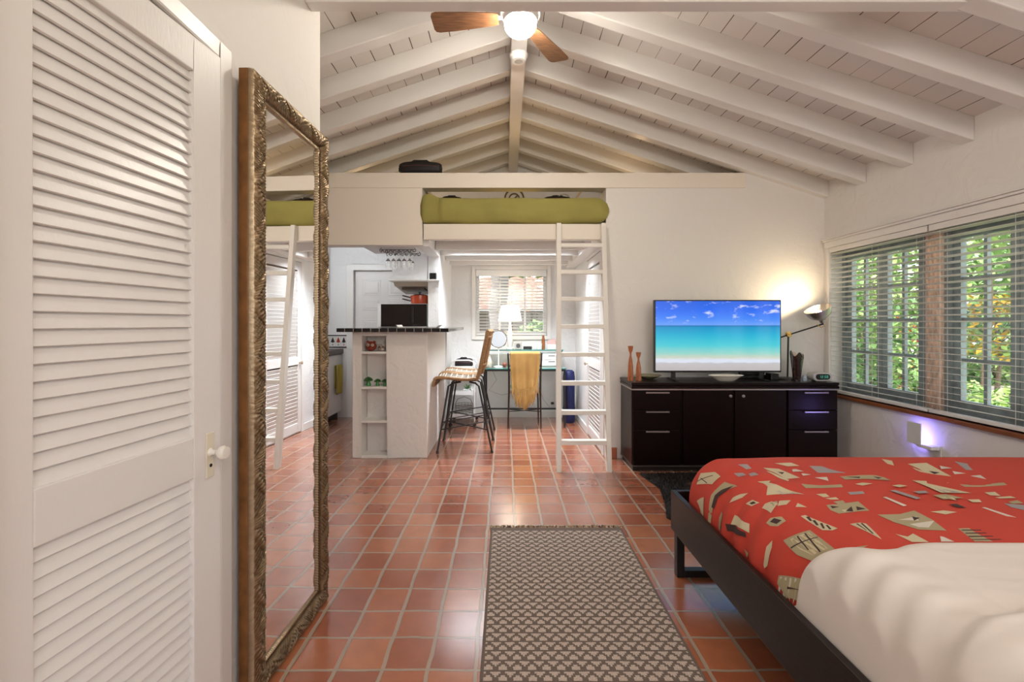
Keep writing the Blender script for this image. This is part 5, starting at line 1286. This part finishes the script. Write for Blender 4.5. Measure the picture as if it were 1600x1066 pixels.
# blue bag, outlet, cables
r = thing('tripod_bag', (.80, 5.72, 0), 'tall blue padded bag standing in the nook corner behind the ladder', 'bag')
M_blue = mat('blue_nylon', (.008, .014, .095), .5, bump=.3, bscale=80)
MB().lathe([(.055, .0), (.072, .015), (.076, .08), (.072, .30), (.074, .58), (.066, .64), (.04, .66), (0, .665)], (.795, 5.72, .001), 24, sy=.8).build('body', M_blue, r)
m = MB(); 
for z in (.16, .48): m.lathe([(.078, z), (.0785, z+.03)], (.795, 5.72, 0), 24, sy=.8)
m.tube([(.79, 5.655, .56), (.765, 5.63, .44), (.765, 5.63, .26), (.79, 5.655, .14)], .009, 6); m.build('strap', mat('blue_strap', (.006, .010, .07), .6), r)
MB().ell((.78, 5.665, .36), (.040, .02, .11)).build('side_pocket', M_blue, r)
r = thing('nook_outlet', (.62, YF-.01, .16), 'white outlet with plugs low on the nook wall', 'outlet')
MB().box(.585, .655, YF-.008, YF-.001, .16, .275).build('plate', M_white, r, smooth=False, bevel=.002)
m = MB(); m.box(.60, .64, YF-.035, YF-.0085, .175, .205); m.build('plug', M_blackp, r, smooth=False, bevel=.003)
m = MB(); m.tube([(.62, YF-.03, .19), (.60, YF-.04, .12), (.50, YF-.035, .24), (.44, YF-.03, .40), (.40, YF-.03, .70)], .0035, 6)
tag(m.build('power_cable', mat('grey_cable', (.45, .43, .41), .5)), 'grey cable running from the outlet up behind the chair', 'cable', 'cables behind the desk')
m = MB(); m.tube([(-.20, YF-.03, .69), (-.12, YF-.03, .50), (-.22, YF-.03, .36), (-.05, YF-.03, .30), (.15, YF-.03, .34), (.30, YF-.03, .30)], .0035, 6)
tag(m.build('power_cable', MATS['grey_cable']), 'grey cable looping along the wall left of the chair', 'cable', 'cables behind the desk')

# white trolley
r = thing('storage_trolley', (-.52, 5.74, 0), 'white three-tier trolley behind the bar stools', 'trolley')
CXa, CXb, CYa, CYb = -.665, -.375, 5.50, 5.90
for x in (CXa, CXb):
    for y in (CYa, CYb):
        MB().tube([(x, y, .06), (x, y, .74)], .009, 8).build('post', M_white, r)
        MB().lathe([(.022, -.010), (.022, .010)], (x, y, .025), 16, mtx=Matrix.Rotation(R(90), 3, 'X')).build('caster', M_black, r)
for z in (.10, .38, .68):
    m = MB(); m.box(CXa+.01, CXb-.01, CYa+.01, CYb-.01, z, z+.012); m.box(CXa+.01, CXb-.01, CYa+.005, CYa+.012, z, z+.05); m.box(CXa+.01, CXb-.01, CYb-.012, CYb-.005, z, z+.05); m.box(CXa+.005, CXa+.012, CYa+.01, CYb-.01, z, z+.05); m.box(CXb-.012, CXb-.005, CYa+.01, CYb-.01, z, z+.05)
    m.build('tray', M_white, r, smooth=False)
for y in (CYa, CYb): MB().tube([(CXa, y, .74), (CXa+.02, y, .785), (CXa+.07, y, .80), (CXb-.07, y, .80), (CXb-.02, y, .785), (CXb, y, .74)], .010, 8).build('handle', M_white, r)
o = duffel('handbag', (-.52, 5.70, .693), .11, .10, .12, 'black handbag on the top tier of the trolley', M_bag)
r = thing('potted_succulent', (-.47, 5.60, .393), 'small green succulent in a white pot on the middle trolley tier', 'plant')
MB().lathe([(.035, 0), (.05, .05), (.046, .05), (0, .045)], (-.47, 5.60, .393), 20).build('pot', M_white, r)
m = MB(); rg = random.Random(2)
for i in range(40):
    a, e = rg.uniform(0, 2*PI), rg.uniform(.2, 1.2); d = Vector((math.cos(a)*math.cos(e), math.sin(a)*math.cos(e), math.sin(e))); s = d.cross(Vector((0, 0, 1))).normalized()*.008; p = Vector((-.47, 5.60, .44)); l = rg.uniform(.04, .075)
    m.add([p, p+d*l*.5+s, p+d*l, p+d*l*.5-s], [(0, 1, 2, 3)])
m.build('leaves', mat('succulent_green', (.10, .24, .06), .5), r, fix=False)
m = MB()
for k in range(5): z = .114+.03*k; m.tube([(-.52+.11*math.cos(a), 5.70+.13*math.sin(a), z) for a in [2*PI*i/24 for i in range(24)]], .0028, 5, closed=True)
for i in range(16): a = 2*PI*i/16; m.tube([(-.52+.11*math.cos(a), 5.70+.13*math.sin(a), .114), (-.52+.11*math.cos(a), 5.70+.13*math.sin(a), .236)], .002, 5)
m.tube([(-.63, 5.70, .234), (-.6, 5.70, .30), (-.52, 5.70, .33), (-.44, 5.70, .30), (-.41, 5.70, .234)], .004, 6)
tag(m.build('wire_basket', mat('basket_wire', (.22, .18, .16), .4, .5)), 'round dark wire basket on the bottom trolley tier', 'basket')

# ================================================================ OUTSIDE
M_grass = mat('lawn', (.24, .34, .12), .9, var=.5, vscale=3)
o = struct(MB().box(RX+.2, 30, -12, 20, -.4, -.30).build('floor_garden', M_grass, smooth=False)); 
struct(MB().box(-15, RX+.2, YF+.2, 30, -.4, -.30).build('floor_yard', mat('yard', (.25, .24, .20), .9, var=.3, vscale=2), smooth=False))
struct(MB().box(5.2, 24, 9.9, 11.2, -.302, -.29).build('floor_path', mat('gravel', (.50, .44, .40), .9, var=.5, vscale=14), smooth=False))
def leafcloud(name, c, rad, n, ls, cols, label, cat, seed, group=None, trunk=None, shell=.55):
    rg = random.Random(seed); m = MB()
    for i in range(n):
        while True:
            v = Vector((rg.uniform(-1, 1), rg.uniform(-1, 1), rg.uniform(-1, 1)))
            if shell < v.length < 1: break
        p = Vector((c[0]+v.x*rad[0], c[1]+v.y*rad[1], c[2]+v.z*rad[2])); d = Vector((rg.gauss(0, 1), rg.gauss(0, 1), rg.gauss(0, .6)-.2)).normalized(); s = d.cross(Vector((rg.gauss(0, .4), rg.gauss(0, .4), 1))).normalized()
        l = ls*rg.uniform(.6, 1.3); w_ = l*.28; k = Vector((0, 0, -l*.12))
        m.add([p, p+d*l*.45+s*w_, p+d*l+k, p+d*l*.45-s*w_], [(0, 1, 2, 3)], rg.randrange(len(cols)))
    r = thing(name, (c[0], c[1], -.30), label, cat, group)
    m.build('foliage', cols, r, fix=False, smooth=False)
    rgt = MB(); tr_r = trunk or .035
    rgt.tube([(c[0], c[1], -.30), (c[0]+.05, c[1]-.04, c[2]*.5), (c[0], c[1], c[2]+rad[2]*.3)], [tr_r*1.2, tr_r, tr_r*.6], 8)
    for i in range(6):
        a = rg.uniform(0, 2*PI); b = rg.uniform(-.3, .4)*rad[2]; rgt.tube([(c[0], c[1], c[2]+b-.2), (c[0]+math.cos(a)*rad[0]*.7, c[1]+math.sin(a)*rad[1]*.7, c[2]+b+.25)], [tr_r*.4, tr_r*.15], 6)
    rgt.build('stem', mat('bark', (.16, .11, .08), .8), r)
    return r
G1, G2, G3 = mat('leaf_bright', (.40, .55, .18), .5), mat('leaf_mid', (.21, .38, .11), .5), mat('leaf_dark', (.09, .20, .06), .5)
RD, YL = mat('flower_red', (.60, .05, .03), .6), mat('flower_yellow', (.75, .45, .03), .6)
leafcloud('garden_shrub', (4.55, 5.8, .95), (.55, .6, 1.25), 2400, .12, [G1, G2, G2, G3], 'tall leafy shrub filling the left half of the far casement', 'shrub', 11, 'shrubs outside the long window')
leafcloud('garden_shrub', (6.0, 8.6, 1.6), (1.2, 1.2, 1.9), 3000, .18, [G1, G2, G3], 'dense shrub behind the leafy one outside the far casement', 'shrub', 12, 'shrubs outside the long window')
leafcloud('flowering_bush', (6.6, 7.3, .65), (.55, .5, .75), 1300, .11, [G1, G2, G1, RD], 'bush with red flowers outside the right half of the far casement', 'bush', 14)
leafcloud('garden_shrub', (7.55, 7.7, .0), (.6, .5, .32), 900, .12, [G1, G1, G2], 'low spreading shrub on the lawn outside the near casement', 'shrub', 16, 'shrubs outside the long window')
leafcloud('garden_shrub', (5.5, 4.75, .15), (.45, .4, .5), 900, .13, [G1, G1, G2], 'bright low plant close to the near casement at the right edge', 'shrub', 13, 'shrubs outside the long window')
leafcloud('flowering_bush', (9.9, 9.2, 1.15), (.7, .6, .7), 1200, .16, [YL, G1, YL, G2], 'bush with yellow flowers outside the near casement', 'bush', 19)
leafcloud('garden_tree', (8.4, 8.0, 3.6), (1.7, 1.2, 1.1), 2600, .20, [G1, G1, G2], 'light green tree crown at the top of the near casement', 'tree', 18, None, .05)
leafcloud('garden_shrub', (12.8, 11.9, 1.5), (2.0, 1.5, 1.9), 3000, .25, [G1, G2, G3], 'rounded shrub at the back of the lawn beyond the path', 'shrub', 15, 'shrubs outside the long window', .07)
leafcloud('garden_tree', (12.6, 8.2, 4.0), (2.0, 1.6, 1.6), 3200, .26, [G1, G2, G3], 'spreading tree right of the light green crown', 'tree', 17, None, .12)
leafcloud('garden_shrub', (18, 14.5, 2.4), (3.0, 2.4, 2.8), 3400, .36, [G1, G2, G3], 'farthest green mass beyond the yellow flowers', 'shrub', 20, 'shrubs outside the long window', .1)
leafcloud('garden_shrub', (10.4, 14.2, 2.4), (2.6, 2.0, 2.8), 3400, .34, [G1, G2, G2], 'green mass far behind the red flowers', 'shrub', 21, 'shrubs outside the long window', .1)
rg = random.Random(12); M_rock = mat('garden_stone', (.42, .38, .34), .9, var=.35, vscale=6)
spots = [(7.35, 7.0, 'leftmost of the pale rocks on the lawn outside the near casement'), (7.75, 7.15, 'second pale rock from the left on the lawn'), (8.3, 7.4, 'third pale rock from the left on the lawn'), (8.2, 7.0, 'pale rock in front, nearest the window among the lawn rocks'), (8.9, 7.75, 'rightmost of the pale rocks on the lawn')]
for i, (x, y, lb) in enumerate(spots):
    m = MB(); sx, sy_, sz = rg.uniform(.09, .2), rg.uniform(.08, .15), rg.uniform(.06, .12); sd_ = rg.uniform(0, 50); vs = MB().ell((0, 0, 0), (1, 1, 1), 12, 8)
    m.add([(x+v[0]*sx*(1+.3*noise.noise(Vector(v)*1.5+Vector((sd_, 0, 0)))), y+v[1]*sy_, -.31+sz*.8+v[2]*sz*(1+.3*noise.noise(Vector(v)*2+Vector((0, sd_, 0))))) for v in vs.v], vs.f)
    tag(m.build('garden_rock', M_rock), lb, 'rock', 'rocks on the lawn')
# neighbour house at the back
r = thing('neighbour_house', (1, 12, -.30), 'low house with a terracotta tiled roof behind the nook window', 'house')
MB().box(-6, 8, 11.2, 17, -.3, 1.55).build('wall', mat('house_wall', (.20, .17, .15), .8), r, smooth=False)
M_tile = mat('roof_tile', (.34, .17, .13), .7, var=.4, vscale=6)
m = MB()
for k in range(9):
    y = 10.6+.30*k; z = 1.52+.115*k
    m.grid(lambda u, v: (-6.2+14.4*u, y+.33*v, z+.05*abs(math.sin(u*14.4*PI/.42))+.115*v), 480, 1)
m.build('roof', M_tile, r, smooth=False, fix=False)
t_ = thing('palm_trunk', (-.10, 8.2, -.30), 'thick grey palm trunk outside the nook window', 'tree')
m = MB(); m.tube([(-.12+.02*math.sin(i), 8.2, -.3+.16*i) for i in range(30)], [.155+.008*(i % 2) for i in range(30)], 18); m.build('trunk', mat('palm_grey', (.20, .185, .175), .8, bump=.6, bscale=20), t_)
leafcloud('yard_bush', (.75, 9.3, .55), (.8, .6, .75), 2400, .14, [G1, G2, G3], 'bright green bush outside the right of the nook window', 'bush', 31)
leafcloud('yard_bush', (-.55, 9.6, .35), (.5, .5, .55), 1300, .13, [G2, G3, G1], 'small bush left of the palm trunk outside the nook window', 'bush', 32)
leafcloud('yard_tree', (2.2, 15, 3.9), (3.4, 1.5, 1.8), 4200, .3, [G1, G2, G3], 'green tree crown rising behind the terracotta roof', 'tree', 33, None, .12)
leafcloud('yard_tree', (-3.0, 16, 4.2), (2.2, 1.5, 1.6), 3000, .3, [G2, G3], 'darker tree crown left behind the terracotta roof', 'tree', 34, None, .12)
# tidy helper data
for o in list(bpy.data.objects):
    for k in ('_org', '_off'):
        if k in o: del o[k]
